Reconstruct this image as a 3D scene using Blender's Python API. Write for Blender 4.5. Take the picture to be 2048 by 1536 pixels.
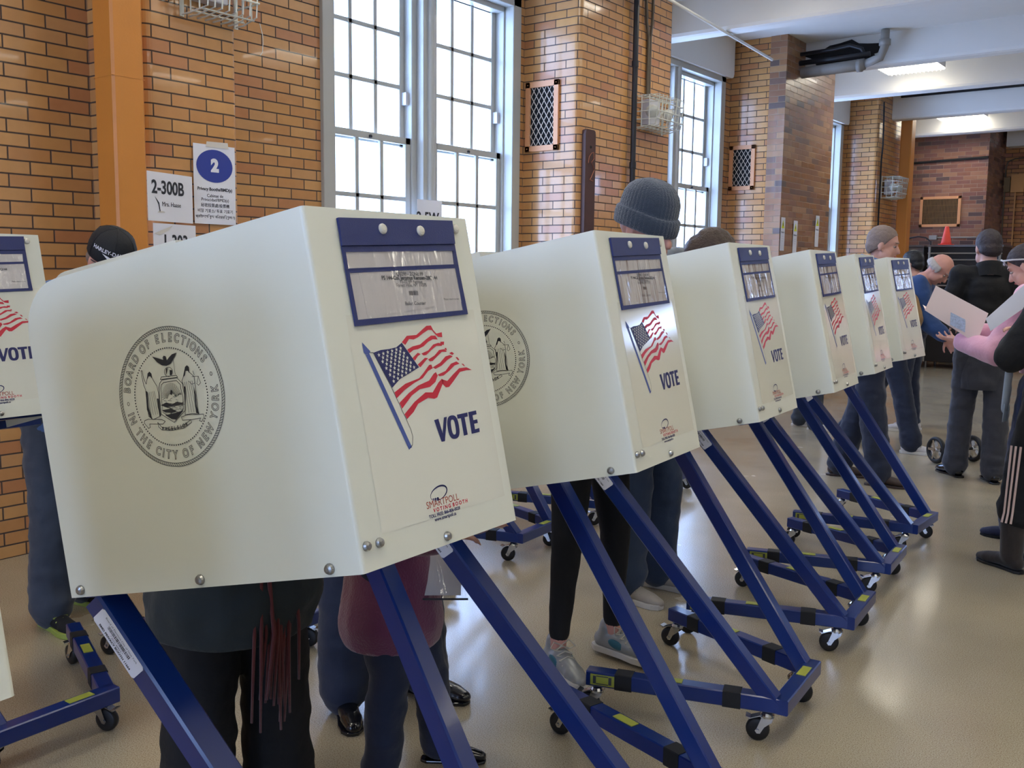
import bpy, math, random
from math import sin, cos, pi, radians as R
from mathutils import Vector, Matrix, Euler, noise
random.seed(7)
for o in list(bpy.data.objects): bpy.data.objects.remove(o)
SC = bpy.context.scene; COL = SC.collection
# ------------------------------------------------------------------ camera
cd = bpy.data.cameras.new('camera'); cam = bpy.data.objects.new('camera', cd); COL.objects.link(cam)
cd.sensor_width = 36; cd.lens = 1946.7*36/2048; cd.clip_start = .05; cd.clip_end = 200
yaw, pitch, roll = R(37.418), R(6.66), R(.66)
fw = Vector((-sin(yaw)*cos(pitch), cos(yaw)*cos(pitch), -sin(pitch)))
r0 = Vector((cos(yaw), sin(yaw), 0)); u0 = r0.cross(fw)
rt = r0*cos(roll)+u0*sin(roll); up = rt.cross(fw)
cam.matrix_world = Matrix(((rt.x, up.x, -fw.x, 0), (rt.y, up.y, -fw.y, 0), (rt.z, up.z, -fw.z, 1.46), (0, 0, 0, 1)))
SC.camera = cam
# ------------------------------------------------------------------ exposure, sky, daylight portals
vs = SC.view_settings; vs.view_transform = 'Standard'; vs.look = 'None'; vs.gamma = 1; vs.use_curve_mapping = False
vs.exposure = 1.18
W = bpy.data.worlds.new('sky'); SC.world = W; W.use_nodes = True
wn = W.node_tree.nodes; wn['Background'].inputs[0].default_value = (.42, .59, 1, 1); wn['Background'].inputs[1].default_value = 6.5
LAMP = 7.4      # ceiling fixture emission strength
def portal(y0, y1, z0, z1, x=-5.25, front=False):
    l = bpy.data.lights.new('window_portal', 'AREA'); l.shape = 'RECTANGLE'; l.size = y1-y0; l.size_y = z1-z0
    l.cycles.is_portal = True
    o = bpy.data.objects.new('window_portal', l); COL.objects.link(o); o.location = (x, (y0+y1)/2, (z0+z1)/2)
    o.rotation_euler = (0, -pi/2, 0); l.size, l.size_y = z1-z0, y1-y0
    if front: o.location = ((y0+y1)/2, x, (z0+z1)/2); o.rotation_euler = (pi/2, 0, 0); l.size, l.size_y = y1-y0, z1-z0
# ------------------------------------------------------------------ materials
MAT = {}
def lin(c):
    return tuple(((v/255)/12.92 if v/255 <= .04045 else ((v/255+.055)/1.055)**2.4) for v in c)+(1,)
def mat(name, col, rough=.5, metal=0, spec=.5, coat=0, var=0, vscale=20, bump=0, bscale=60, emit=None, estr=0, alpha=None, sheen=0):
    m = bpy.data.materials.new(name); m.use_nodes = True; nt = m.node_tree; b = nt.nodes['Principled BSDF']
    c = lin(col); b.inputs['Base Color'].default_value = c
    b.inputs['Roughness'].default_value = rough; b.inputs['Metallic'].default_value = metal
    b.inputs['Specular IOR Level'].default_value = spec; b.inputs['Coat Weight'].default_value = coat
    b.inputs['Coat Roughness'].default_value = .08
    if sheen: b.inputs['Sheen Weight'].default_value = sheen
    tc = nt.nodes.new('ShaderNodeTexCoord')
    if var:
        n = nt.nodes.new('ShaderNodeTexNoise'); n.inputs['Scale'].default_value = vscale; n.inputs['Detail'].default_value = 4
        nt.links.new(tc.outputs['Object'], n.inputs['Vector'])
        mx = nt.nodes.new('ShaderNodeMix'); mx.data_type = 'RGBA'
        mx.inputs['A'].default_value = tuple(v*(1-var) for v in c[:3])+(1,); mx.inputs['B'].default_value = tuple(min(1, v*(1+var)) for v in c[:3])+(1,)
        nt.links.new(n.outputs['Fac'], mx.inputs['Factor']); nt.links.new(mx.outputs['Result'], b.inputs['Base Color'])
    if bump:
        n = nt.nodes.new('ShaderNodeTexNoise'); n.inputs['Scale'].default_value = bscale; n.inputs['Detail'].default_value = 3
        nt.links.new(tc.outputs['Object'], n.inputs['Vector'])
        bp = nt.nodes.new('ShaderNodeBump'); bp.inputs['Strength'].default_value = bump; bp.inputs['Distance'].default_value = .01
        nt.links.new(n.outputs['Fac'], bp.inputs['Height']); nt.links.new(bp.outputs['Normal'], b.inputs['Normal'])
    if emit: b.inputs['Emission Color'].default_value = lin(emit); b.inputs['Emission Strength'].default_value = estr
    MAT[name] = m; return m
def brick(name, cols, mortar, bw=.2135, bh=.0655, rough=.22, seed=0, coat=.0, mr=.9, mw=.0035, dark=.2):
    m = bpy.data.materials.new(name); m.use_nodes = True; nt = m.node_tree; N = nt.nodes; L = nt.links; b = N['Principled BSDF']
    uv = N.new('ShaderNodeUVMap'); sx = N.new('ShaderNodeSeparateXYZ'); L.new(uv.outputs[0], sx.inputs[0])
    def ma(op, a, c=None, d=None):
        n = N.new('ShaderNodeMath'); n.operation = op
        for i, v in enumerate((a, c, d)):
            if v is None: continue
            if isinstance(v, (int, float)): n.inputs[i].default_value = v
            else: L.new(v, n.inputs[i])
        return n.outputs[0]
    v = ma('DIVIDE', sx.outputs[1], bh); row = ma('FLOOR', v); off = ma('MULTIPLY', ma('MODULO', row, 2), .5)
    u = ma('ADD', ma('DIVIDE', sx.outputs[0], bw), off); colm = ma('FLOOR', u)
    fu = ma('FRACT', u); fv = ma('FRACT', v)
    du = ma('MULTIPLY', ma('MINIMUM', fu, ma('SUBTRACT', 1, fu)), bw); dv = ma('MULTIPLY', ma('MINIMUM', fv, ma('SUBTRACT', 1, fv)), bh)
    d = ma('MINIMUM', du, dv)
    mask = N.new('ShaderNodeMapRange'); L.new(d, mask.inputs[0]); mask.inputs[1].default_value = mw-.001; mask.inputs[2].default_value = mw+.0015
    cv = N.new('ShaderNodeCombineXYZ'); L.new(colm, cv.inputs[0]); L.new(row, cv.inputs[1]); cv.inputs[2].default_value = seed
    wn_ = N.new('ShaderNodeTexWhiteNoise'); wn_.noise_dimensions = '3D'; L.new(cv.outputs[0], wn_.inputs['Vector'])
    cr = N.new('ShaderNodeValToRGB'); e = cr.color_ramp.elements; cr.color_ramp.interpolation = 'CONSTANT'
    e[0].position = 0; e[0].color = lin(cols[0][1]); e[1].position = cols[1][0]; e[1].color = lin(cols[1][1])
    for p_, c_ in cols[2:]:
        q = e.new(p_); q.color = lin(c_)
    L.new(wn_.outputs['Value'], cr.inputs[0])
    nz = N.new('ShaderNodeTexNoise'); nz.inputs['Scale'].default_value = 14; nz.inputs['Detail'].default_value = 6; L.new(uv.outputs[0], nz.inputs['Vector'])
    mv = N.new('ShaderNodeMix'); mv.data_type = 'RGBA'; mv.blend_type = 'MULTIPLY'; mv.inputs['Factor'].default_value = dark
    L.new(cr.outputs[0], mv.inputs['A']); L.new(nz.outputs['Fac'], mv.inputs['B'])
    mx = N.new('ShaderNodeMix'); mx.data_type = 'RGBA'; L.new(mask.outputs[0], mx.inputs['Factor']); mx.inputs['A'].default_value = lin(mortar); L.new(mv.outputs['Result'], mx.inputs['B'])
    L.new(mx.outputs['Result'], b.inputs['Base Color'])
    rg = N.new('ShaderNodeMapRange'); L.new(mask.outputs[0], rg.inputs[0]); rg.inputs[3].default_value = mr; rg.inputs[4].default_value = rough
    rr = ma('ADD', rg.outputs[0], ma('MULTIPLY', ma('SUBTRACT', wn_.outputs['Value'], .5), .12)); L.new(rr, b.inputs['Roughness'])
    wc = N.new('ShaderNodeTexWhiteNoise'); wc.noise_dimensions = '3D'
    # each brick sits very slightly out of true
    hgt = ma('ADD', mask.outputs[0], ma('MULTIPLY', ma('MULTIPLY', ma('SUBTRACT', wn_.outputs['Value'], .5), ma('SUBTRACT', fu, .5)), .25))
    hg2 = ma('ADD', hgt, ma('MULTIPLY', nz.outputs['Fac'], .15))
    bp = N.new('ShaderNodeBump'); bp.inputs['Strength'].default_value = .6; bp.inputs['Distance'].default_value = .004
    L.new(hg2, bp.inputs['Height']); L.new(bp.outputs[0], b.inputs['Normal'])
    b.inputs['Coat Weight'].default_value = coat; b.inputs['Specular IOR Level'].default_value = .5
    MAT[name] = m; return m
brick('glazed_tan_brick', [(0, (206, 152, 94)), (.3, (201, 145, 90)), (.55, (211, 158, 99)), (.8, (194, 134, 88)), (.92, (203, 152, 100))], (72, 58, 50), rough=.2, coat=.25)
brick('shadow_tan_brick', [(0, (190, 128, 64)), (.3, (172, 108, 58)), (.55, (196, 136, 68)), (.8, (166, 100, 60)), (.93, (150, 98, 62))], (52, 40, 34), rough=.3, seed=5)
brick('brown_brick', [(0, (164, 118, 84)), (.35, (152, 108, 80)), (.6, (172, 128, 90)), (.8, (128, 98, 82)), (.88, (180, 136, 94)), (.95, (108, 88, 80))], (160, 136, 112), rough=.3, seed=11, coat=.15, mw=.0025)
brick('plum_brick', [(0, (142, 98, 82)), (.3, (132, 90, 80)), (.5, (152, 108, 86)), (.72, (116, 84, 78)), (.85, (158, 116, 90)), (.94, (96, 76, 72))], (150, 128, 112), rough=.3, seed=9, coat=.15, mw=.0025)
M = mat
M('white_plaster', (226, 223, 216), .7, bump=.05, bscale=30, var=.03, vscale=3)
M('ceiling_tile', (226, 224, 218), .8, var=.03, vscale=8)
M('window_paint', (178, 177, 170), .35, coat=.2)
M('orange_paint', (204, 132, 56), .42, var=.06, vscale=6, bump=.08, bscale=90)
M('booth_white', (224, 225, 211), .34, spec=.5)
M('booth_sticker', (227, 226, 211), .1, spec=.6)
M('print_navy', (36, 40, 96), .35); M('print_red', (206, 42, 62), .35); M('print_black', (38, 40, 48), .5); M('print_pole', (74, 92, 158), .35)
M('print_rust', (178, 84, 62), .5); M('print_white', (228, 228, 214), .35); M('print_line', (60, 62, 66), .5)
M('pouch_navy', (30, 44, 104), .38, bump=.1, bscale=500); M('paper', (212, 206, 204), .6); M('paper_white', (228, 228, 236), .6)
M('film_edge', (210, 205, 196), .15)
M('frame_blue', (0, 36, 104), .3, coat=.2); M('chrome', (200, 202, 205), .18, metal=1); M('zinc', (160, 160, 158), .32, metal=1)
M('rubber', (18, 18, 20), .5); M('tray_black', (22, 24, 30), .5); M('grip_black', (16, 17, 20), .7); M('warn_yellow', (158, 164, 62), .5)
M('black_metal', (34, 34, 38), .4); M('rivet_cream', (214, 210, 196), .3)
M('grille_tan', (214, 152, 104), .4); M('mesh_cream', (206, 190, 170), .4); M('void', (10, 10, 12), .9)
M('wood_brown', (74, 44, 34), .5, var=.2, vscale=12); M('copper', (190, 120, 90), .35, metal=.7)
M('wire_white', (208, 208, 196), .35); M('lamp_box', (198, 198, 204), .4); M('tape', (214, 208, 200), .25)
M('blue_print', (44, 62, 150), .5); M('sign_yellow', (222, 226, 40), .5)
def noisewave(name, col, rough, scale, strength, tint=None):
    m = M(name, col, rough, bump=strength, bscale=scale); return m
class TF: pass
def thinfresnel(nt):
    lw = nt.nodes.new('ShaderNodeLayerWeight'); lw.inputs[0].default_value = .5; p = nt.nodes.new('ShaderNodeMath'); p.operation = 'POWER'; p.inputs[1].default_value = 4
    q = nt.nodes.new('ShaderNodeMath'); q.operation = 'MULTIPLY_ADD'; q.inputs[1].default_value = .6; q.inputs[2].default_value = .045
    nt.links.new(lw.outputs['Facing'], p.inputs[0]); nt.links.new(p.outputs[0], q.inputs[0]); t = TF(); t.outputs = q.outputs; t.lw = lw; return t
# clear vinyl with creases that catch the light
m = bpy.data.materials.new('clear_vinyl'); m.use_nodes = True; nt = m.node_tree; nt.nodes.remove(nt.nodes['Principled BSDF'])
tr = nt.nodes.new('ShaderNodeBsdfTransparent'); gl = nt.nodes.new('ShaderNodeBsdfGlossy'); gl.inputs['Roughness'].default_value = .08
fr = thinfresnel(nt); mxs = nt.nodes.new('ShaderNodeMixShader')
tc = nt.nodes.new('ShaderNodeTexCoord'); mp = nt.nodes.new('ShaderNodeMapping'); mp.inputs['Scale'].default_value = (5, 26, 6)
nz = nt.nodes.new('ShaderNodeTexNoise'); nz.inputs['Scale'].default_value = 1; bp = nt.nodes.new('ShaderNodeBump'); bp.inputs['Strength'].default_value = .6; bp.inputs['Distance'].default_value = .02
nt.links.new(tc.outputs['Object'], mp.inputs[0]); nt.links.new(mp.outputs[0], nz.inputs[0]); nt.links.new(nz.outputs[0], bp.inputs['Height'])
nt.links.new(bp.outputs[0], gl.inputs['Normal']); nt.links.new(bp.outputs[0], fr.lw.inputs['Normal'])
nt.links.new(fr.outputs[0], mxs.inputs[0]); nt.links.new(tr.outputs[0], mxs.inputs[1]); nt.links.new(gl.outputs[0], mxs.inputs[2])
nt.links.new(mxs.outputs[0], nt.nodes['Material Output'].inputs[0]); MAT['clear_vinyl'] = m
# window glass
m = bpy.data.materials.new('window_glass'); m.use_nodes = True; nt = m.node_tree; nt.nodes.remove(nt.nodes['Principled BSDF'])
tr = nt.nodes.new('ShaderNodeBsdfTransparent'); tr.inputs[0].default_value = (.93, .96, .98, 1); gl = nt.nodes.new('ShaderNodeBsdfGlossy'); gl.inputs['Roughness'].default_value = .03
fr = thinfresnel(nt); mxs = nt.nodes.new('ShaderNodeMixShader')
nt.links.new(fr.outputs[0], mxs.inputs[0]); nt.links.new(tr.outputs[0], mxs.inputs[1]); nt.links.new(gl.outputs[0], mxs.inputs[2]); nt.links.new(mxs.outputs[0], nt.nodes['Material Output'].inputs[0]); MAT['window_glass'] = m
# speckled, waxed terrazzo floor
m = M('terrazzo', (178, 166, 142), .2, coat=.35); nt = m.node_tree; b = nt.nodes['Principled BSDF']
tc = nt.nodes.new('ShaderNodeTexCoord'); n1 = nt.nodes.new('ShaderNodeTexNoise'); n1.inputs['Scale'].default_value = 260; n1.inputs['Detail'].default_value = 3
n2 = nt.nodes.new('ShaderNodeTexNoise'); n2.inputs['Scale'].default_value = 2.2; n2.inputs['Detail'].default_value = 6
cr = nt.nodes.new('ShaderNodeValToRGB'); e = cr.color_ramp.elements; e[0].position = .33; e[0].color = lin((140, 122, 98)); e[1].position = .62; e[1].color = lin((186, 175, 152))
q = e.new(.44); q.color = lin((170, 156, 130)); q = e.new(.78); q.color = lin((206, 200, 184))
mx = nt.nodes.new('ShaderNodeMix'); mx.data_type = 'RGBA'; mx.blend_type = 'MULTIPLY'; mx.inputs['Factor'].default_value = .25
nt.links.new(tc.outputs['Object'], n1.inputs['Vector']); nt.links.new(tc.outputs['Object'], n2.inputs['Vector']); nt.links.new(n1.outputs['Fac'], cr.inputs[0])
nt.links.new(cr.outputs[0], mx.inputs['A']); nt.links.new(n2.outputs['Fac'], mx.inputs['B']); nt.links.new(mx.outputs['Result'], b.inputs['Base Color'])
mr = nt.nodes.new('ShaderNodeMapRange'); mr.inputs[3].default_value = .12; mr.inputs[4].default_value = .34; nt.links.new(n2.outputs['Fac'], mr.inputs[0]); nt.links.new(mr.outputs[0], b.inputs['Roughness'])
bp = nt.nodes.new('ShaderNodeBump'); bp.inputs['Strength'].default_value = .25; bp.inputs['Distance'].default_value = .002; nt.links.new(n1.outputs['Fac'], bp.inputs['Height']); nt.links.new(bp.outputs[0], b.inputs['Normal'])
b.inputs['Coat Roughness'].default_value = .12
# ------------------------------------------------------------------ mesh helper
class MB:
    def __init__(s): s.v = []; s.f = []; s.m = []; s.uv = {}; s.cur = 0
    def mat(s, i): s.cur = i; return s
    def add(s, vs_, fs, uvs=None):
        b0 = len(s.v); s.v += [tuple(v) for v in vs_]
        for k, f in enumerate(fs):
            if uvs: s.uv[len(s.f)] = uvs[k]
            s.f.append([b0+i for i in f]); s.m.append(s.cur)
        return s
    def box(s, c, d, rz=0, mtx=None):
        c = Vector(c); h = Vector(d)/2; vs_ = []
        for x in (-1, 1):
            for y in (-1, 1):
                for z in (-1, 1):
                    p = Vector((x*h.x, y*h.y, z*h.z))
                    if rz: p = Matrix.Rotation(rz, 3, 'Z') @ p
                    if mtx: p = mtx @ p
                    vs_.append(c+p)
        return s.add(vs_, [(0, 1, 3, 2), (4, 6, 7, 5), (0, 4, 5, 1), (2, 3, 7, 6), (0, 2, 6, 4), (1, 5, 7, 3)])
    def bx(s, a, b): return s.box([(a[i]+b[i])/2 for i in range(3)], [abs(b[i]-a[i]) for i in range(3)])
    def bar(s, p0, p1, w, h=None, upv=(0, 0, 1), bev=0):
        h = h or w; p0 = Vector(p0); p1 = Vector(p1); d = (p1-p0).normalized(); u = Vector(upv)
        sd = d.cross(u).normalized(); u = sd.cross(d).normalized()
        q = [(-1, -1), (1, -1), (1, 1), (-1, 1)] if not bev else [(-1+bev, -1), (1-bev, -1), (1, -1+bev), (1, 1-bev), (1-bev, 1), (-1+bev, 1), (-1, 1-bev), (-1, -1+bev)]
        n = len(q); vs_ = [p+sd*(x*w/2)+u*(y*h/2) for p in (p0, p1) for x, y in q]
        return s.add(vs_, [tuple(range(n))[::-1], tuple(range(n, 2*n))]+[(i, (i+1) % n, n+(i+1) % n, n+i) for i in range(n)])
    def tube(s, pts, r, n=8, cap=True):
        pts = [Vector(p) for p in pts]; rs = r if isinstance(r, (list, tuple)) else [r]*len(pts); vs_ = []; fs = []; prev = None
        for i, p in enumerate(pts):
            d = (pts[min(i+1, len(pts)-1)]-pts[max(i-1, 0)]).normalized()
            if prev is None: a = d.cross(Vector((0, 0, 1)));  a = a if a.length > 1e-3 else d.cross(Vector((1, 0, 0)))
            else: a = prev-d*prev.dot(d)
            a.normalize(); prev = a; bb = d.cross(a)
            vs_ += [p+(a*cos(2*pi*k/n)+bb*sin(2*pi*k/n))*rs[i] for k in range(n)]
        for i in range(len(pts)-1):
            fs += [(i*n+k, i*n+(k+1) % n, (i+1)*n+(k+1) % n, (i+1)*n+k) for k in range(n)]
        if cap: fs += [tuple(range(n))[::-1], tuple(range((len(pts)-1)*n, len(pts)*n))]
        return s.add(vs_, fs)
    def lathe(s, prof, c=(0, 0, 0), axis=(0, 0, 1), n=20, mtx=None):
        c = Vector(c); ax = Vector(axis).normalized(); a = ax.cross(Vector((1, 0, 0))); a = a if a.length > .1 else ax.cross(Vector((0, 1, 0))); a.normalize(); b = ax.cross(a)
        vs_ = []; fs = []
        for r, z in prof: vs_ += [c+ax*z+(a*cos(2*pi*k/n)+b*sin(2*pi*k/n))*r for k in range(n)]
        for i in range(len(prof)-1): fs += [(i*n+k, i*n+(k+1) % n, (i+1)*n+(k+1) % n, (i+1)*n+k) for k in range(n)]
        fs += [tuple(range(n))[::-1], tuple(range((len(prof)-1)*n, len(prof)*n))]
        return s.add(vs_, fs)
    def poly(s, pts): return s.add(pts, [tuple(range(len(pts)))])
    def prism(s, pts, vec):
        n = len(pts); v2 = [Vector(p)+Vector(vec) for p in pts]
        return s.add(list(pts)+v2, [tuple(range(n))[::-1], tuple(range(n, 2*n))]+[(i, (i+1) % n, n+(i+1) % n, n+i) for i in range(n)])
    def build(s, name, mats, parent=None, loc=None, smooth=False, bevel=0, rot=None):
        me = bpy.data.meshes.new(name); me.from_pydata(s.v, [], s.f)
        for mm in (mats if isinstance(mats, (list, tuple)) else [mats]): me.materials.append(MAT[mm])
        for p, i in zip(me.polygons, s.m): p.material_index = i; p.use_smooth = smooth
        if s.uv:
            ul = me.uv_layers.new(name='UVMap')
            for p in me.polygons:
                if p.index in s.uv:
                    for li, c in zip(p.loop_indices, s.uv[p.index]): ul.data[li].uv = c
        me.validate(); me.update()
        o = bpy.data.objects.new(name, me); COL.objects.link(o)
        if parent: o.parent = parent
        if loc: o.location = loc
        if rot: o.rotation_euler = rot
        if bevel:
            b = o.modifiers.new('b', 'BEVEL'); b.width = bevel; b.segments = 2; b.limit_method = 'ANGLE'
        return o
def thing(name, label, cat, loc=(0, 0, 0), rz=0, group=None):
    o = bpy.data.objects.new(name, None); COL.objects.link(o); o.empty_display_size = .1
    o.location = loc; o.rotation_euler = (0, 0, rz); return tag(o, label, cat, group)
def tag(o, label, cat, group=None):
    o['label'] = label; o['category'] = cat
    if group: o['group'] = group
    return o
def struct(o): o['kind'] = 'structure'; return o
def copytree(o, parent=None):
    c = o.copy(); COL.objects.link(c)
    if parent: c.parent = parent
    for ch in KIDS.get(o.name, list(o.children)): copytree(ch, c)
    return c
KIDS = {}
_tc = {}
def text2d(s_, size=1, bold=0, shear=0):
    k = (s_, size, bold, shear)
    if k in _tc: return _tc[k]
    cu = bpy.data.curves.new('t', 'FONT'); cu.body = s_; cu.size = size; cu.align_x = 'CENTER'; cu.align_y = 'CENTER'; cu.offset = bold; cu.shear = shear
    cu.resolution_u = 4
    o = bpy.data.objects.new('t', cu); COL.objects.link(o); dg = bpy.context.evaluated_depsgraph_get()
    me = bpy.data.meshes.new_from_object(o.evaluated_get(dg))
    vs_ = [(v.co.x, v.co.y) for v in me.vertices]; fs = [tuple(p.vertices) for p in me.polygons]
    bpy.data.objects.remove(o); bpy.data.curves.remove(cu); bpy.data.meshes.remove(me)
    _tc[k] = (vs_, fs); return _tc[k]
def put_text(mb, s_, size, fn, bold=0, sx=1):
    """fn maps flat (x, y) to a 3D point"""
    vs_, fs = text2d(s_, size, bold)
    mb.add([fn(x*sx, y) for x, y in vs_], fs)
def outline_edges(vs_, fs):
    cnt = {}
    for f in fs:
        for i in range(len(f)):
            a, b = f[i], f[(i+1) % len(f)]; k = (min(a, b), max(a, b)); cnt[k] = cnt.get(k, 0)+1
    return [k for k, c in cnt.items() if c == 1]
def seg(mb, a, b, w, fn):
    dx, dy = b[0]-a[0], b[1]-a[1]; l = math.hypot(dx, dy)
    if l < 1e-6: return
    nx, ny = -dy/l*w/2, dx/l*w/2; ex, ey = dx/l*w/3, dy/l*w/3
    mb.poly([fn(a[0]-nx-ex, a[1]-ny-ey), fn(b[0]-nx+ex, b[1]-ny+ey), fn(b[0]+nx+ex, b[1]+ny+ey), fn(a[0]+nx-ex, a[1]+ny-ey)])
def pline(mb, pts, w, fn, closed=False):
    pts = list(pts)+([pts[0]] if closed else [])
    for a, b in zip(pts, pts[1:]): seg(mb, a, b, w, fn)
M('hole_cable_dark', (34, 32, 32), .95); M('conduit_white', (150, 145, 138), .5); M('tan_box', (206, 150, 84), .5); M('olive_box', (120, 98, 62), .6)
M('conduit_grey', (96, 84, 66), .45); M('wood_slat', (120, 90, 52), .5); M('lamp_glow', (255, 252, 240), .5, emit=(255, 250, 236), estr=LAMP)
M('folder_paper', (236, 214, 206), .6); M('label_print', (176, 190, 214), .6, var=.5, vscale=120); M('pale_stripe', (206, 178, 166), .6)
M('steel', (120, 120, 122), .35, metal=.8); M('steel_dark', (52, 50, 50), .5, metal=.5); M('steel_light', (170, 168, 162), .35, metal=.6); M('cone_orange', (244, 84, 66), .5)
# ================================================================== THE ROOM
XC, XP, XB, XA = -5.0, -4.45, -4.6, -4.87
CEIL, BEAM = 4.06, 3.72
def strip(path, z0, z1, mb, u0=0, rad=None):
    """extrude a plan path upwards with brick UVs; corners listed in rad get a bullnose"""
    pts = []
    for i, p in enumerate(path):
        r = (rad or {}).get(i, 0)
        if r:
            a = Vector(path[i-1])-Vector(p); b = Vector(path[i+1])-Vector(p); a.normalize(); b.normalize(); c = Vector(p)+(a+b)*r
            for k in range(7):
                t = k/6*pi/2; pts.append(tuple(c-a*r*sin(t)-b*r*cos(t)))
        else: pts.append(tuple(p))
    u = u0; vs_ = []; fs = []; uvs = []
    for i, p in enumerate(pts):
        vs_ += [(p[0], p[1], z0), (p[0], p[1], z1)]
    for i in range(len(pts)-1):
        l = math.dist(pts[i], pts[i+1]); fs.append((2*i, 2*i+2, 2*i+3, 2*i+1)); uvs.append([(u, z0), (u+l, z0), (u+l, z1), (u, z1)]); u += l
    return mb.add(vs_, fs, uvs)
w1 = (4.46, 6.54); w2 = (8.29, 10.37); w3 = (12.2, 14.28); w4 = (16.05, 17.0)
SILL, HEAD = 1.1, 3.64
mb = MB()
# left of the first column: nearer plane; then pilaster, recess, windows, piers.  path runs away from the camera
strip([(XA, -6), (XA, 2.76)], 0, CEIL, mb)
strip([(XA, 2.76), (XB, 2.76)], 0, CEIL, mb)
strip([(-5.0, 2.90), (XB, 2.90), (XB, 3.47), (-4.66, 3.47), (-4.66, 3.5), (XC, 3.5)], 0, CEIL, mb, 0, {1: .05, 2: .03})
strip([(XC, 3.5), (XC, w1[0])], 0, CEIL, mb, .07)
for y0, y1 in (w1, w2, w3, w4):
    strip([(XC, y0), (XC, y1)], 0, SILL, mb); strip([(XC, y0), (XC, y1)], HEAD, CEIL, mb)
strip([(XC, w1[1]), (XC, 6.657), (XP, 6.657), (XP, 8.17), (XC, 8.17), (XC, w2[0])], 0, CEIL, mb, 0, {2: .05, 3: .03})
strip([(XC, w2[1]), (XC, 10.57), (-4.5, 10.57), (-4.5, 10.63)], 0, CEIL, mb, 0, {2: .04})
strip([(-4.5, 12.05), (XC, 12.05), (XC, w3[0])], 0, CEIL, mb)
strip([(XC, w3[1]), (XC, 14.45), (-4.52, 14.45), (-4.52, 15.85), (XC, 15.85), (XC, w4[0])], 0, CEIL, mb, 0, {2: .05})
strip([(XC, w4[1]), (XC, 17.35)], 0, CEIL, mb)
# window reveals behind the wall plane
for y0, y1 in (w1, w2, w3, w4):
    strip([(-5.21, y0), (XC, y0)], SILL, HEAD, mb); strip([(XC, y1), (-5.21, y1)], SILL, HEAD, mb)
o = struct(mb.build('wall_left', 'glazed_tan_brick'))
mb = MB()
strip([(-4.52, 10.55), (-4.33, 10.55), (-4.33, 12.07), (-4.52, 12.07)], 0, CEIL, mb)
struct(mb.build('trim_1', 'brown_brick'))
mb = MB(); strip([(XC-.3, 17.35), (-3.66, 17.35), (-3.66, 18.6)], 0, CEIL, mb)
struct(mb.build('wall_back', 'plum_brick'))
mb = MB(); hi_ = [(.25, 1.15, 2.3, 2.7), (2.9, 4.5, 3.1, 3.6)]      # made-up transom and clerestory, out of view, added for glare on booth fronts
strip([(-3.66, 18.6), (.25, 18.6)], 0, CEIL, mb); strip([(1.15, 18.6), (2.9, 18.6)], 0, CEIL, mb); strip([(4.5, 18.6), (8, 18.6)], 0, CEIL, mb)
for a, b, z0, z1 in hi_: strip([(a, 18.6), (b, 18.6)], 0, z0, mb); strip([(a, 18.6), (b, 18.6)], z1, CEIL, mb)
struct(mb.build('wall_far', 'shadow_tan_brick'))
for n_, (a, b, z0, z1) in enumerate(hi_):
    m_ = MB()
    for u in (a, b): m_.bx((u-.03, 18.58, z0), (u+.03, 18.68, z1))
    for u in (z0, z1): m_.bx((a, 18.58, u-.03), (b, 18.68, u+.03))
    struct(m_.build('window_%d' % (n_+8), 'window_paint'))  # frames of the added glare openings
mb = MB(); strip([(8, 18.6), (8, -6)], 0, CEIL, mb); struct(mb.build('wall_right', 'white_plaster'))
# unseen wall behind the camera; its windows are added to brighten the booth sides
fw_ = [(-3.6, -2.2), (-.8, .6), (2.0, 3.4)]; mb = MB(); xs = [8]+[v for a, b in reversed(fw_) for v in (b, a)]+[XA]
for i in range(0, len(xs), 2): strip([(xs[i], -6), (xs[i+1], -6)], 0, CEIL, mb)
for a, b in fw_: strip([(b, -6), (a, -6)], 0, 1.0, mb); strip([(b, -6), (a, -6)], 3.5, CEIL, mb)
struct(mb.build('wall_front', 'white_plaster'))
for n_, (a, b) in enumerate(fw_):
    m_ = MB()
    for x in (a, (a+b)/2, b): m_.bx((x-.04, -6.1, 1.0), (x+.04, -6.0, 3.5))
    for z in (1.0, 1.83, 2.67, 3.5): m_.bx((a, -6.1, z-.03), (b, -6.0, z+.03))
    struct(m_.build('window_%d' % (n_+5), 'window_paint')); portal(a+.05, b-.05, 1.05, 3.45, -6.12, True)  # frames and portals of the added windows
mb = MB(); mb.bx((-5.3, -6.2, -.1), (8.2, 18.8, 0)); o = struct(mb.build('floor', 'terrazzo'))
mb = MB(); mb.bx((-5.3, -6.2, CEIL), (8.2, 18.7, CEIL+.1)); struct(mb.build('ceiling', 'ceiling_tile'))
# ceiling beams with softly rounded lower edges
def beam(y, name):
    m_ = MB(); h = .11; r = .04; x0, x1 = -5.0, 8.0
    prof = [(y-h, CEIL), (y-h, BEAM+r), (y-h+r*.3, BEAM+r*.3), (y-h+r, BEAM), (y+h-r, BEAM), (y+h-r*.3, BEAM+r*.3), (y+h, BEAM+r), (y+h, CEIL)]
    m_.prism([(x0, a, b) for a, b in prof], (x1-x0, 0, 0)); struct(m_.build(name, 'white_plaster', smooth=False))
for i, y in enumerate((-4.1, -2.0, .1, 2.3, 4.5, 6.7, 8.83, 11.2, 13.0, 15.15, 17.1)): beam(y, 'trim_%d' % (i+10))
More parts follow.
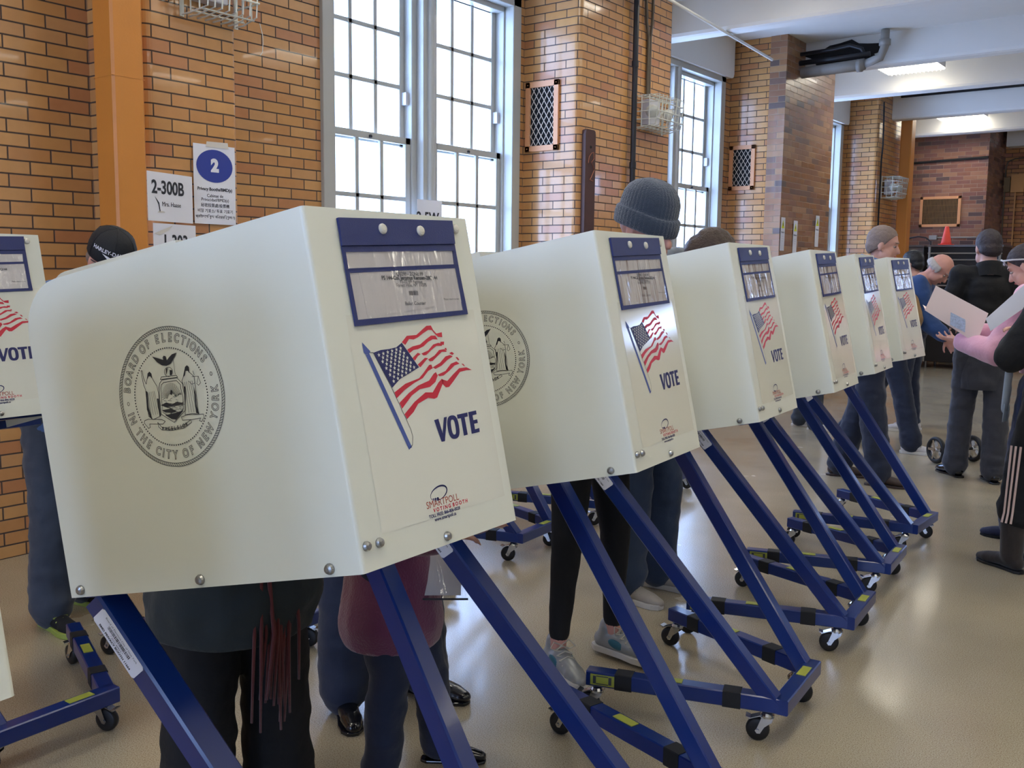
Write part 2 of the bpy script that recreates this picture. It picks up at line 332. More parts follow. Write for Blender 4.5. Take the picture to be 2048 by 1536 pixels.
# plaster window heads between the piers, lower edge rounded at the end
def head(y0, y1, x, name, z=3.66):
    m_ = MB(); r = .05
    pr = [(y0, CEIL), (y0, z+r), (y0+r*.3, z+r*.3), (y0+r, z), (y1-r, z), (y1-r*.3, z+r*.3), (y1, z+r), (y1, CEIL)]
    m_.prism([(XC, a, b) for a, b in pr], (x-XC, 0, 0)); struct(m_.build(name, 'white_plaster'))
head(4.3, 6.6, -4.95, 'trim_31'); head(8.2, 10.52, -4.93, 'trim_32', 3.64); head(12.1, 14.42, -4.93, 'trim_33', 3.6); head(15.9, 17.3, -4.93, 'trim_34', 3.5)
m_ = MB(); m_.bx((-3.6, 18.3, 3.62), (-.5, 18.6, CEIL)); struct(m_.build('trim_35', 'white_plaster'))
# ------------------------------------------------------------------ windows
def window(idx, y0, y1, xg=-5.13):
    root = bpy.data.objects.new('window_%d' % idx, None); COL.objects.link(root); struct(root); root.location = (XC, (y0+y1)/2, SILL)
    def L3(mb_): mb_.v = [(v[0]-XC, v[1]-(y0+y1)/2, v[2]-SILL) for v in mb_.v]; return mb_
    jw, mw = .14, .25; f = MB()
    f.bx((-5.2, y0, SILL), (-5.06, y0+jw-.05, HEAD)); f.bx((-5.2, y1-jw+.05, SILL), (-5.06, y1, HEAD)); f.bx((-5.2, y0, HEAD-.1), (-5.06, y1, HEAD)); f.bx((-5.2, y0, SILL), (-4.97, y1, SILL+.04))
    # flat casing lapping the brick, and round stop beads
    for a, b in ((y0-.03, y0+.075), (y1-.075, y1+.03)): f.bx((-5.08, a, SILL), (-4.97, b, HEAD+.02))
    f.bx((-5.08, y0-.03, HEAD-.06), (-4.97, y1+.03, HEAD+.03))
    L3(f).build('window_frame', 'window_paint', root, bevel=.006)
    mid = (y0+y1)/2; mu = MB(); mu.bx((-5.2, mid-mw/2, SILL), (-5.07, mid+mw/2, HEAD)); mu.bx((-5.08, mid-.075, SILL), (-5.0, mid+.075, HEAD))
    mu.tube([(-5.0, mid, SILL), (-5.0, mid, HEAD)], .035, 12); L3(mu).build('mullion', 'window_paint', root, bevel=.006)
    for a, b in ((y0+jw-.05, mid-mw/2), (mid+mw/2, y1-jw+.05)):
        for (za, zb, x) in ((2.36, HEAD-.05, xg-.03), (SILL+.03, 2.42, xg+.03)):
            s_ = MB(); st = .05; t = .03
            s_.bx((x-t/2, a, za), (x+t/2, a+st, zb)); s_.bx((x-t/2, b-st, za), (x+t/2, b, zb)); s_.bx((x-t/2, a, za), (x+t/2, b, za+st)); s_.bx((x-t/2, a, zb-st), (x+t/2, b, zb))
            for k in (1, 2):
                yy = a+st+(b-a-2*st)*k/3; s_.bx((x-t*.4, yy-.017, za+st), (x+t*.4, yy+.017, zb-st))
                zz = za+st+(zb-za-2*st)*k/3; s_.bx((x-t*.4, a+st, zz-.016), (x+t*.4, b-st, zz+.016))
            so = L3(s_).build('sash', 'window_paint', root, bevel=.003)
            g = MB(); g.bx((x-.002, a+st-.005, za+st-.005), (x+.002, b-st+.005, zb-st+.005)); L3(g).build('pane', 'window_glass', so)
        lt = MB(); lt.bx((xg-.03, b-.03, 2.66), (xg+.03, b+.02, 2.75)); L3(lt).build('sash_guide', 'lamp_box', root)
        lk = MB(); lk.lathe([(.012, 0), (.012, .012), (.006, .016)], (xg+.045, (a+b)/2, 2.39), (1, 0, 0), 10); L3(lk).build('sash_lock', 'black_metal', root)
    portal(y0+.05, y1-.05, SILL, HEAD, -5.24)
window(1, *w1); window(2, *w2); window(3, *w3)
window(4, 15.95, 17.25)
# ------------------------------------------------------------------ steel column covers
def column(x0, x1, y0, y1, label, loc):
    m_ = MB(); c = .012; cx, cy = (x0+x1)/2, (y0+y1)/2; a, b = (x1-x0)/2, (y1-y0)/2
    m_.prism([(-a+c, -b, 0), (a-c, -b, 0), (a, -b+c, 0), (a, b-c, 0), (a-c, b, 0), (-a+c, b, 0), (-a, b-c, 0), (-a, -b+c, 0)], (0, 0, CEIL))
    # sheet-metal seam where two lengths of the cover meet
    m_.bx((-a-.001, -b-.0015, 2.369), (a+.0015, b+.0015, 2.372))
    return tag(m_.build('steel_column', 'orange_paint', loc=(cx, cy, 0)), label, 'column', 'orange painted columns')
column(-4.62, -4.45, 2.64, 2.81, 'orange painted steel column beside the room number papers at the left', None)
column(-4.46, -4.30, 15.3, 15.5, 'orange painted column far down the hall beside the last window', None)
# ------------------------------------------------------------------ ceiling lights
def ceiling_light(x, y, label):
    t = thing('ceiling_light', label, 'light', (x, y, CEIL), 0, 'fluorescent ceiling lights')
    a, b, h = .33, .33, .16
    m_ = MB(); m_.bx((-a, -b, -.03), (a, b, 0))
    for u0, v0, u1, v1 in ((-a, -b, -a+.012, b), (a-.012, -b, a, b), (-a, -b, a, -b+.012), (-a, b-.012, a, b)): m_.bx((u0, v0, -.128), (u1, v1, -.03))
    m_.build('housing', 'lamp_box', t)
    d = MB(); d.bx((-a+.004, -b+.004, -.146), (a-.004, b-.004, -.128)); d.build('diffuser', 'lamp_glow', t)
    g = MB(); n = 14
    for k in range(1, n): q = -a+2*a*k/n; g.bx((q-.002, -b+.012, -h-.002), (q+.002, b-.012, -.138))
    for k in range(1, 9): q = -b+2*b*k/9; g.bx((-a+.012, q-.002, -h-.001), (a-.012, q+.002, -.138))
    g.build('louver', 'film_edge', t); return t
ceiling_light(-3.55, 12.35, 'glowing square ceiling light nearest the camera above the end booths')
ceiling_light(-3.95, 16.6, 'glowing square ceiling light near the brick end wall')
for x, y in ((-3.3, 5.6), (-3.3, 1.2), (-.6, 5.6), (-.6, 1.2), (2.6, 5.6), (2.6, 1.2), (-3.4, 7.75), (-3.4, 3.4), (-3.4, -.8), (-.6, 12.2), (-.6, 16.6), (-.6, 7.75), (-.6, 3.4), (-.6, -.8), (2.6, 12.2), (2.6, 7.75), (2.6, 3.4), (2.6, -.8), (5.8, 16.6), (5.8, 12.2), (5.8, 7.75), (5.8, 3.4)):  # lamps added beyond the frame to raise the hall's brightness
    ceiling_light(x, y, 'added unseen square ceiling light that brightens the hall')
# ------------------------------------------------------------------ wall grilles, facing the camera side (-y)
def grille(x0, x1, z0, z1, y, label, name='vent_grille', slats=False):
    t = thing(name, label, 'vent', ((x0+x1)/2, y, z0), 0, 'wall vent grilles'); w, h = x1-x0, z1-z0; fwd = .045
    f = MB(); f.bx((-w/2, -.02, 0), (-w/2+fwd, 0, h)); f.bx((w/2-fwd, -.02, 0), (w/2, 0, h)); f.bx((-w/2, -.02, 0), (w/2, 0, fwd)); f.bx((-w/2, -.02, h-fwd), (w/2, 0, h))
    for sx in (-1, 1):
        for z in (fwd/2, h/2, h-fwd/2): f.lathe([(.005, 0), (.004, .003)], (sx*(w/2-fwd/2), -.02, z), (0, -1, 0), 8)
    f.build('vent_frame', 'grille_tan', t, bevel=.002)
    bk = MB(); bk.bx((-w/2+.01, -.003, .01), (w/2-.01, -.001, h-.01)); bk.build('dark_opening', 'void', t)
    g = MB(); iw, ih = w/2-fwd, h-2*fwd
    if slats:
        n = 24
        for k in range(n+1): q = -iw+2*iw*k/n; g.bx((q-.006, -.016, fwd), (q+.006, -.006, h-fwd))
        for k in (1, 2, 3): g.bx((-iw, -.012, fwd+ih*k/4-.002), (iw, -.009, fwd+ih*k/4+.002))
    else:
        sp_ = .052; sl = 1.55
        def clip(a, b):
            (xa, za), (xb, zb) = a, b; t0, t1 = 0, 1; dx, dz = xb-xa, zb-za
            for p, q in ((-dx, xa+iw), (dx, iw-xa), (-dz, za-fwd), (dz, h-fwd-za)):
                if abs(p) < 1e-9:
                    if q < 0: return None
                else:
                    r = q/p
                    if p < 0: t0 = max(t0, r)
                    else: t1 = min(t1, r)
            return ((xa+dx*t0, za+dz*t0), (xa+dx*t1, za+dz*t1)) if t0 < t1-.01 else None
        q = -iw-ih/sl
        while q < iw+ih/sl:
            for s_ in (1, -1):
                c = clip((q, fwd), (q+s_*ih/sl, h-fwd))
                if c: g.bar((c[0][0], -.011+.003*s_, c[0][1]), (c[1][0], -.011+.003*s_, c[1][1]), .005, .003, (0, 1, 0))
            q += sp_
    g.build('vent_lattice' if not slats else 'vent_slats', 'mesh_cream' if not slats else 'wood_slat', t)
grille(-4.97, -4.64, 2.44, 3.0, 6.655, 'tan framed diamond lattice vent beside the double window')
grille(-4.97, -4.66, 2.40, 2.9, 10.568, 'tan framed diamond lattice vent next to the second window')
grille(-4.67, -4.03, 2.26, 2.76, 17.348, 'wide tan framed slatted vent on the plum brick end wall', slats=True)
# ------------------------------------------------------------------ pipes on the first pier
m_ = MB(); m_.tube([(XP+.045, 7.44, 0), (XP+.045, 7.44, CEIL)], .024, 12)
for z in (.6, 1.6, 2.35, 3.2): m_.tube([(XP+.045, 7.44, z), (XP+.045, 7.44, z+.05)], .03, 12)
tag(m_.build('riser_pipe', 'black_metal'), 'thick black pipe running up the tan brick pier', 'pipe')
m_ = MB(); m_.tube([(XP+.02, 7.62, CEIL), (XP+.02, 7.66, 3.62), (XP+.02, 7.70, 3.5), (XP+.02, 7.70, 2.99)], .013, 10); m_.tube([(XP+.02, 7.77, CEIL), (XP+.02, 7.76, 3.64), (XP+.02, 7.735, 3.5), (XP+.02, 7.735, 2.99)], .012, 10)
tag(m_.build('conduit', 'conduit_grey'), 'pair of thin brown conduits dropping to the caged light on the pier', 'conduit')
m_ = MB(); m_.tube([(-4.2, 7.2, 3.79), (-4.2, 7.65, 3.765), (-4.2, 9.85, 3.65)], .014, 10); m_.tube([(-4.2, 8.83, 3.70), (-4.2, 8.83, 3.74)], .008, 8)
tag(m_.build('rod', 'white_plaster'), 'thin white rod spanning high between the two brick piers', 'rod')
# wooden board with a hook and copper wire
t = thing('wooden_board', 'dark brown narrow wooden board with rounded top screwed to the pier', 'board', (XP, 6.78, 0))
m_ = MB(); pr = [(-.075, .95), (.075, .95), (.075, 2.56), (.068, 2.59), (.05, 2.6), (-.05, 2.6), (-.068, 2.59), (-.075, 2.56)]; m_.prism([(0, a, b) for a, b in pr], (.04, 0, 0)); m_.build('plank', 'wood_brown', t, bevel=.003)
m_ = MB()
for z in (2.46, 1.78, 1.2): m_.lathe([(.012, 0), (.01, .004)], (.04, 0, z), (1, 0, 0), 10)
m_.build('screw', 'void', t)
m_ = MB(); m_.tube([(.045, -.04, 2.33), (.05, -.035, 2.38), (.055, -.01, 2.41), (.055, .02, 2.42), (.055, .03, 2.37), (.05, .0, 2.34), (.05, .03, 2.3), (.05, .04, 2.28), (.05, .0, 2.22), (.05, -.02, 2.2), (.05, .03, 2.19)], .003, 6); m_.build('copper_wire', 'copper', t)
# ------------------------------------------------------------------ caged emergency lights (mounted on a wall facing +x)
def caged_light(x, y, z, label, wd=.5, ht=.27, dp=.24):
    t = thing('emergency_light', label, 'light', (x, y, z), 0, 'wire caged emergency lights')
    m_ = MB(); m_.bx((0, -.13, -.1), (.09, .06, .12)); m_.build('battery_box', 'lamp_box', t, bevel=.008)
    m_ = MB()
    m_.lathe([(.02, 0), (.05, .02), (.058, .075), (.054, .08)], (.1, .1, .02), (.75, .3, -.35), 16); m_.tube([(.03, .03, 0), (.11, .1, .03)], .012)
    m_.lathe([(.02, 0), (.05, .02), (.058, .075), (.054, .08)], (.1, -.16, .02), (.75, -.3, -.35), 16)
    m_.build('lamp_head', 'wire_white', t, smooth=True)
    g = MB(); w, h = wd/2, ht/2
    for k in range(8):
        q = -w+wd*k/7; f = .0
        g.tube([(0, q, h), (dp, q*.9, h), (dp*.85, q*.9, -h+.02), (dp*.3, q, -h), (0, q, -h)], .0045, 6)
    for zz in (-h*.5, .0, h*.55): g.tube([(0, -w, zz), (dp*.93, -w*.92, zz), (dp*.93, w*.92, zz), (0, w, zz)], .0055, 6)
    for xx in (dp*.35, dp*.7): g.tube([(xx, -w, h), (xx, w, h)], .004, 6); g.tube([(xx, -w*.97, -h+.01), (xx, w*.97, -h+.01)], .0045, 6)
    for q in (-w, w):
        g.bx((0, q-.012, -h-.01), (.006, q+.012, h+.01))
        for xx in (dp*.3, dp*.62): g.tube([(xx, q*.96, h), (xx, q*.96, -h+.01)], .0045, 6)
    g.build('wire_guard', 'wire_white', t); return t
t = caged_light(XB, 3.30, 2.95, 'white wire caged emergency light above the blue number 2 poster', .34, .36)
m_ = MB(); m_.tube([(.12, .24, -.16), (.13, .25, -.22), (.12, .26, -.26), (.12, .255, -.31), (.12, .24, -.33)], .002, 5); m_.build('loose_wire', 'wire_white', t)
caged_light(XP, 7.76, 2.84, 'white wire caged emergency light on the pier with the pipes')
caged_light(-4.5, 14.9, 2.72, 'small wire caged emergency light far away beside the last window', .5, .3)
# ------------------------------------------------------------------ broken soffit with exposed pipes over the dark pier
t = thing('exposed_piping', 'exposed old pipes and fittings in a broken hole of the ceiling beam', 'pipe', (-4.1, 11.05, 3.72))
m_ = MB(); m_.tube([(-.25, -.08, .19), (.15, -.08, .2), (.32, -.08, .22), (.45, -.08, .17), (.5, -.08, .06)], .022, 10); m_.tube([(-.25, -.1, .09), (.55, -.1, .1)], .028, 10); m_.build('small_pipe', 'black_metal', t, smooth=True)
m_ = MB(); m_.tube([(-.2, -.1, -.02), (.5, -.1, .0)], .06, 14); m_.tube([(.5, -.1, .0), (.66, -.1, .05), (.7, -.1, .16), (.7, -.1, .33)], .045, 12); m_.lathe([(.06, 0), (.06, .06)], (.7, -.1, .17), (0, 0, 1), 14); m_.lathe([(.07, 0), (.07, .05)], (.42, -.1, -.01), (1, 0, 0), 14)
m_.build('wrapped_pipe', 'conduit_white', t, smooth=True)
m_ = MB(); pts = []
for k in range(22):
    a = 2*pi*k/22; rr = 1+.13*sin(5*a)+.1*cos(9*a); pts.append((.22+.42*cos(a)*rr, .058, .16+.13*sin(a)*rr))
m_.prism(pts, (0, .02, 0)); m_.build('torn_hole_shade', 'hole_cable_dark', t)  # flat ragged dark sheet painted as the shade inside the hole
t.location = (-4.1, 11.02, 3.72)
# pipes/boxes on the far walls
m_ = MB(); m_.tube([(-4.4, 17.3, 2.08), (-3.75, 17.3, 2.08)], .012, 8); m_.bx((-4.48, 17.26, 2.05), (-4.36, 17.35, 2.12)); tag(m_.build('conduit', 'conduit_white'), 'thin pale conduit with outlet box low on the plum brick end wall', 'conduit')
m_ = MB(); m_.bx((-.1, -.07, -.15), (.1, .07, .15)); m_.bx((-.035, -.06, -1.3), (-.015, -.04, -.15)); tag(m_.build('junction_box', 'tan_box', loc=(-3.42, 18.52, 3.02)), 'tan wall box with conduit in the far dark corner', 'box')
m_ = MB(); m_.bx((-.045, -.05, -.12), (.045, .05, .12)); tag(m_.build('speaker_box', 'olive_box', loc=(-3.575, 18.48, 3.0)), 'small olive wall box left of the tan one', 'box')
m_ = MB(); m_.tube([(-3.63, 18.56, 0), (-3.63, 18.56, 3.3), (-3.6, 18.56, 3.4), (-3.5, 18.56, 3.44), (-2.5, 18.56, 3.47)], .012, 8); tag(m_.build('conduit', 'conduit_grey'), 'thin bent conduit framing the far corner recess', 'conduit')
m_ = MB(); m_.tube([(-4.98, 17.33, 3.32), (-3.66, 17.33, 3.36)], .02, 8); tag(m_.build('conduit', 'hole_cable_dark'), 'dark cable crossing high on the plum end wall', 'conduit')
m_ = MB(); m_.tube([(-4.48, 14.5, 3.9), (-4.47, 14.5, 3.6), (-4.47, 14.52, 3.3), (-4.49, 14.55, 3.1), (-4.49, 14.56, 1.6)], .012, 8); m_.tube([(-4.4, 15.02, CEIL-.02), (6, 15.02, CEIL-.02)], .018, 8); tag(m_.build('conduit', 'hole_cable_dark'), 'dark cable along the beam and down the far pier', 'conduit')
# ------------------------------------------------------------------ papers taped to walls
def paper(name, w, h, loc, rz, label, draw, tilt=0, group=None, cat='sign', thick=.0006, mats=('paper_white', 'print_black', 'blue_print', 'sign_yellow', 'tape')):
    """sheet facing +x (rz=0), its width along +y"""
    m_ = MB(); n = 8; c, s_ = cos(tilt), sin(tilt)
    def P(a, b, off=0):
        a2, b2 = a*c-b*s_, a*s_+b*c
        return (.004+.0025*sin(9*a+5*b)+off, a2, b2)
    for i in range(n):
        for j in range(n):
            a0, a1, b0, b1 = -w/2+w*i/n, -w/2+w*(i+1)/n, -h/2+h*j/n, -h/2+h*(j+1)/n
            m_.poly([P(a0, b0), P(a1, b0), P(a1, b1), P(a0, b1)])
    m_.mat(4)
    draw(m_, lambda a, b, off=.0012: P(a, b, off)); o = m_.build(name, list(mats), loc=loc, rot=(0, 0, rz))
    sol = o.modifiers.new('s', 'SOLIDIFY'); sol.thickness = .0005
    return tag(o, label, cat, group)
def tx(m_, fn, s_, size, cx, cy, mi=1, bold=0, sx=1): m_.mat(mi); put_text(m_, s_, size, lambda x, y: fn(cx+x, cy+y), bold, sx)
def dA(m_, fn):
    m_.mat(2); m_.poly([fn(.115*cos(2*pi*k/40), .1+.088*sin(2*pi*k/40)) for k in range(40)])
    m_.mat(0); put_text(m_, '2', .09, lambda x, y: fn(x, .1+y, .002), .006)
    tx(m_, fn, 'Privacy Booths/BMD(s)', .0235, 0, -.025, 1, .0006); tx(m_, fn, 'Cabinas de', .0235, 0, -.06); tx(m_, fn, 'Privacidad/BMD(s)', .0235, 0, -.082)
    tx(m_, fn, '秘密投票處/投票機', .022, 0, -.113); tx(m_, fn, '비밀 기표소/ 투표 기표기', .022, 0, -.143); tx(m_, fn, 'প্রাইভেসি বুথ/ বিএমডি (গুলো)', .02, 0, -.173)
    m_.mat(4); m_.poly([fn(-.055, .2, .003), (fn(.09, .2, .003)), fn(.085, .232, .003), fn(-.05, .228, .003)])
paper('poster', .265, .425, (-4.592, 3.303, 1.905), 0, 'white paper with blue oval number 2 about privacy booths taped to brick', dA)
def dB(m_, fn):
    tx(m_, fn, '2-300B', .092, -.02, .045, 1, .0025, .92); tx(m_, fn, 'Mrs. Haase', .032, .005, -.035, 1, 0)
    m_.mat(1); m_.poly([fn(-.12, .0), fn(-.10, -.018), fn(-.088, -.03), (fn(-.08, -.07)), fn(-.085, -.075), fn(-.092, -.04)])
    m_.mat(4); m_.poly([fn(-.1, -.08), fn(-.045, -.078), fn(-.05, -.071), fn(-.09, -.07)])
rz = -math.atan2(.12, .33)
paper('paper_sign', .345, .245, (-4.50, 2.965, 1.81), -R(-18), 'white paper reading 2-300B and Mrs. Haase beside the orange column', dB, group=None)
def dC(m_, fn):
    tx(m_, fn, '1-303', .092, .0, .03, 1, .0025, .92)
    m_.mat(4); m_.poly([fn(-.16, .07), fn(-.1, .09), fn(-.02, .115), fn(-.05, .09), fn(-.12, .062)])
paper('paper_sign', .33, .245, (-4.515, 2.995, 1.555), -R(-18), 'white paper reading 1-303 half hidden behind the nearest booth', dC)
def dD(m_, fn): tx(m_, fn, '2-5W', .1, -.02, -.02, 1, .003)
paper('paper_sign', .27, .22, (-4.955, 5.44, 1.86), 0, 'white paper with black letters taped on the window mullion', dD)
def dW(m_, fn):
    m_.mat(3); m_.poly([fn(-.042, .065), fn(.042, .065), fn(0, .155)]); m_.mat(1)
    m_.poly([fn(-.005, .085, .002), fn(.005, .085, .002), fn(.007, .12, .002), fn(-.007, .12, .002)])
    for s_, y, z in (('Notice', .02, .03), ('______', -.02, .018), ('______', -.045, .018), ('______', -.07, .018)): tx(m_, fn, s_, z, 0, y, 1)
for y, z, lb in ((10.62, 1.9, 'narrow white notice with yellow triangle at the left corner of the dark pier'), (10.99, 1.88, 'narrow white notice with yellow triangle, middle one of three on the dark pier'), (11.68, 1.97, 'narrow white notice with yellow triangle hung highest at the right of the dark pier')):
    paper('warning_notice', .115, .37, (-4.326, y, z), 0, lb, dW)
# ================================================================== VOTING BOOTHS
TH = .2171; BL, BH, BW, SPL, BZ = .6027, .5366, .3881, .0956, .8955
XF, YN, YF, ZT, XR, YRN, YRF = .6844, .0918, .4676, .155, .0523, -.0471, .7068
def bp_(u, v, y): return Vector((u*cos(TH)-v*sin(TH), y, BZ+u*sin(TH)+v*cos(TH)))
D_pole = [(0.0778,0.3134),(0.0861,0.3149),(0.146,0.1638),(0.1383,0.1606)]
D_spear = [(0.074,0.333),(0.0889,0.3182),(0.0851,0.3147),(0.0779,0.3138),(0.0742,0.3171)]
D_sleeve = [(0.0865,0.3163),(0.0944,0.3161),(0.1226,0.2593),(0.1437,0.2078),(0.1503,0.1912),(0.1521,0.1795),(0.1481,0.167),(0.1422,0.1636)]
D_canton = [(0.0953,0.3157),(0.1123,0.3189),(0.131,0.3192),(0.1483,0.321),(0.1627,0.3274),(0.1783,0.3068),(0.1941,0.2859),(0.1677,0.2777),(0.1444,0.271),(0.1236,0.2592),(0.1089,0.2881)]
D_red = [[(0.1629,0.3281),(0.1772,0.3376),(0.2006,0.3379),(0.2161,0.3454),(0.2291,0.3516),(0.2407,0.3516),(0.2446,0.3441),(0.2512,0.3378),(0.2659,0.3394),(0.2649,0.331),(0.2545,0.3323),(0.2485,0.3364),(0.2411,0.344),(0.232,0.3447),(0.2168,0.3394),(0.2041,0.3341),(0.1921,0.331),(0.1814,0.3323),(0.1704,0.3234)],[(0.1729,0.3159),(0.1872,0.3202),(0.2056,0.3221),(0.2236,0.3301),(0.2365,0.3351),(0.248,0.3346),(0.2522,0.3278),(0.2395,0.3289),(0.227,0.3254),(0.2138,0.3187),(0.1993,0.3151),(0.1879,0.3143),(0.1768,0.3098)],[(0.2582,0.3237),(0.2678,0.3235),(0.2656,0.3179),(0.2571,0.3192)],[(0.1821,0.3017),(0.1967,0.3093),(0.2034,0.3067),(0.1952,0.3035),(0.1869,0.2971)],[(0.2052,0.3073),(0.2234,0.3114),(0.2384,0.3202),(0.2519,0.3222),(0.2621,0.3201),(0.26,0.3167),(0.246,0.3175),(0.2315,0.3116),(0.217,0.3043),(0.21,0.304)],[(0.1919,0.2904),(0.2124,0.3001),(0.2201,0.2988),(0.2149,0.2962),(0.1974,0.2856)],[(0.2196,0.2966),(0.2373,0.3022),(0.2512,0.3104),(0.2657,0.311),(0.2705,0.3062),(0.2574,0.307),(0.2438,0.3003),(0.2304,0.2936),(0.2233,0.2934)],[(0.127,0.2518),(0.1553,0.2628),(0.1897,0.2685),(0.2029,0.2763),(0.2196,0.2877),(0.2254,0.288),(0.2273,0.2818),(0.2149,0.2783),(0.1985,0.2678),(0.177,0.2623),(0.1507,0.2531),(0.1299,0.2423)],[(0.2277,0.2833),(0.2481,0.2893),(0.2649,0.2988),(0.2774,0.3003),(0.284,0.2976),(0.2681,0.2925),(0.2515,0.2845),(0.2339,0.2801)],[(0.1344,0.2347),(0.1602,0.2479),(0.1846,0.2572),(0.2132,0.2628),(0.2273,0.2728),(0.2337,0.275),(0.2368,0.269),(0.2284,0.2592),(0.2128,0.2524),(0.1875,0.2511),(0.1655,0.243),(0.1383,0.225)],[(0.2372,0.2705),(0.2586,0.2749),(0.276,0.2858),(0.2915,0.2885),(0.299,0.2841),(0.2848,0.2821),(0.268,0.2741),(0.2519,0.2678),(0.2411,0.2675)],[(0.1414,0.216),(0.1694,0.2324),(0.1994,0.2448),(0.2173,0.243),(0.2349,0.2571),(0.2459,0.263),(0.2498,0.2596),(0.2461,0.2546),(0.2265,0.2339),(0.2191,0.2324),(0.2038,0.2355),(0.1773,0.2287),(0.1634,0.2171),(0.1458,0.2079)],[(0.2457,0.2622),(0.2589,0.2581),(0.276,0.2673),(0.2957,0.2766),(0.3159,0.2766),(0.3298,0.2711),(0.3146,0.2717),(0.2965,0.2703),(0.2756,0.2566),(0.2611,0.2479),(0.2527,0.248),(0.2459,0.2539)],[(0.2758,0.3035),(0.2836,0.3053),(0.2889,0.3019),(0.2834,0.2999)],[(0.2909,0.2956),(0.2959,0.2955),(0.3001,0.291),(0.2968,0.2897)],[(0.3039,0.2838),(0.3088,0.2831),(0.3127,0.2787),(0.3091,0.2795)],[(0.2662,0.3129),(0.2705,0.3126),(0.2711,0.3084),(0.2677,0.3094)]]
D_vote = [(0.2093,0.1992),(0.2194,0.1622),(0.3222,0.2014),(0.3226,0.1651)]
D_V = [(0.2092,0.1985),(0.2203,0.1994),(0.2251,0.1749),(0.2345,0.1999),(0.2425,0.2002),(0.2275,0.1618),(0.2189,0.1619)]
D_Oc = [(0.2386,0.1814),(0.2713,0.181),(0.2583,0.2009),(0.2516,0.1622),(0.2481,0.1809),(0.26,0.1802),(0.2565,0.1943),(0.2531,0.1681)]
D_T = [(0.2691,0.2004),(0.2979,0.201),(0.2972,0.1941),(0.2884,0.1939),(0.2891,0.1644),(0.2785,0.1639),(0.2783,0.1935),(0.2692,0.1935)]
D_E = [(0.3004,0.2012),(0.3223,0.2017),(0.3223,0.1951),(0.3106,0.1945),(0.3108,0.1862),(0.3215,0.1865),(0.3215,0.1802),(0.3112,0.1799),(0.3111,0.1705),(0.3235,0.1713),(0.3227,0.1646),(0.3,0.1642)]
D_pouch = [(0.0634,0.5208),(0.3385,0.5294),(0.3413,0.367),(0.0639,0.3571)]
D_seam = [(0.0619,0.4765),(0.3353,0.4871)]
D_win1 = [(0.0688,0.4693),(0.3281,0.477),(0.3265,0.4538),(0.0688,0.4444)]
D_win2 = [(0.0697,0.4375),(0.3274,0.447),(0.3295,0.3741),(0.071,0.3667)]
D_paper = [(0.0893,0.4383),(0.3274,0.447),(0.3293,0.3885),(0.0942,0.3694)]
D_bar = [(0.197,0.4079),(0.2197,0.41),(0.2193,0.4028),(0.1966,0.4015)]
D_txt = [(0.207,0.438),(0.2064,0.4309),(0.2071,0.4245),(0.2069,0.4189),(0.2089,0.3886),(0.303,0.3907)]
D_btn = [(0.1557,0.5072),(0.2472,0.5077),(0.3487,0.5165)]
D_logo_el = [(0.1686,0.0799),(0.2155,0.0898),(0.1916,0.0756),(0.1817,0.0803)]
D_logo_txt = [(0.1622,0.0672),(0.2324,0.0672),(0.1917,0.0592),(0.24,0.0608),(0.1689,0.051),(0.23,0.0497),(0.1773,0.0465),(0.2204,0.0481)]
D_bolts_front = [(0.0136,0.0377),(0.0406,0.037),(0.1934,0.0132)]
D_bolts_side = [(0.5527,0.0122),(0.0265,0.0125),(0.2994,0.0129)]
D_sealc = (0.2969,0.3043,0.1126)
D_eagle = [(0.2749,0.3726),(0.2835,0.3622),(0.2928,0.3554),(0.3019,0.353),(0.3118,0.3549),(0.3208,0.3631),(0.3275,0.3699),(0.3173,0.369),(0.3098,0.365),(0.3047,0.3614),(0.3033,0.3681),(0.2996,0.3698),(0.2969,0.3671),(0.2975,0.3635),(0.286,0.368)]
D_globe = [(0.304,0.3433),(0.3127,0.3419),(0.3056,0.3506)]
D_base = [(0.2876,0.3376),(0.3193,0.3352),(0.3214,0.3317),(0.2844,0.334)]
D_staff = [(0.3181,0.3618),(0.3174,0.3373)]
D_lib = [(0.2584,0.3431),(0.2599,0.3473),(0.264,0.3494),(0.267,0.3462),(0.2672,0.3408),(0.2698,0.3342),(0.275,0.3245),(0.2758,0.3119),(0.2715,0.2769),(0.255,0.2738),(0.2467,0.2804),(0.2482,0.3089),(0.2494,0.323),(0.247,0.3306),(0.2461,0.3433),(0.2466,0.354),(0.249,0.3536),(0.249,0.3428),(0.2528,0.3315)]
D_jus = [(0.3382,0.3375),(0.3403,0.345),(0.3442,0.3466),(0.3471,0.3439),(0.3465,0.3362),(0.3551,0.3278),(0.3544,0.314),(0.3515,0.2692),(0.3404,0.2716),(0.3242,0.2722),(0.3293,0.3004),(0.3307,0.3177),(0.3288,0.325)]
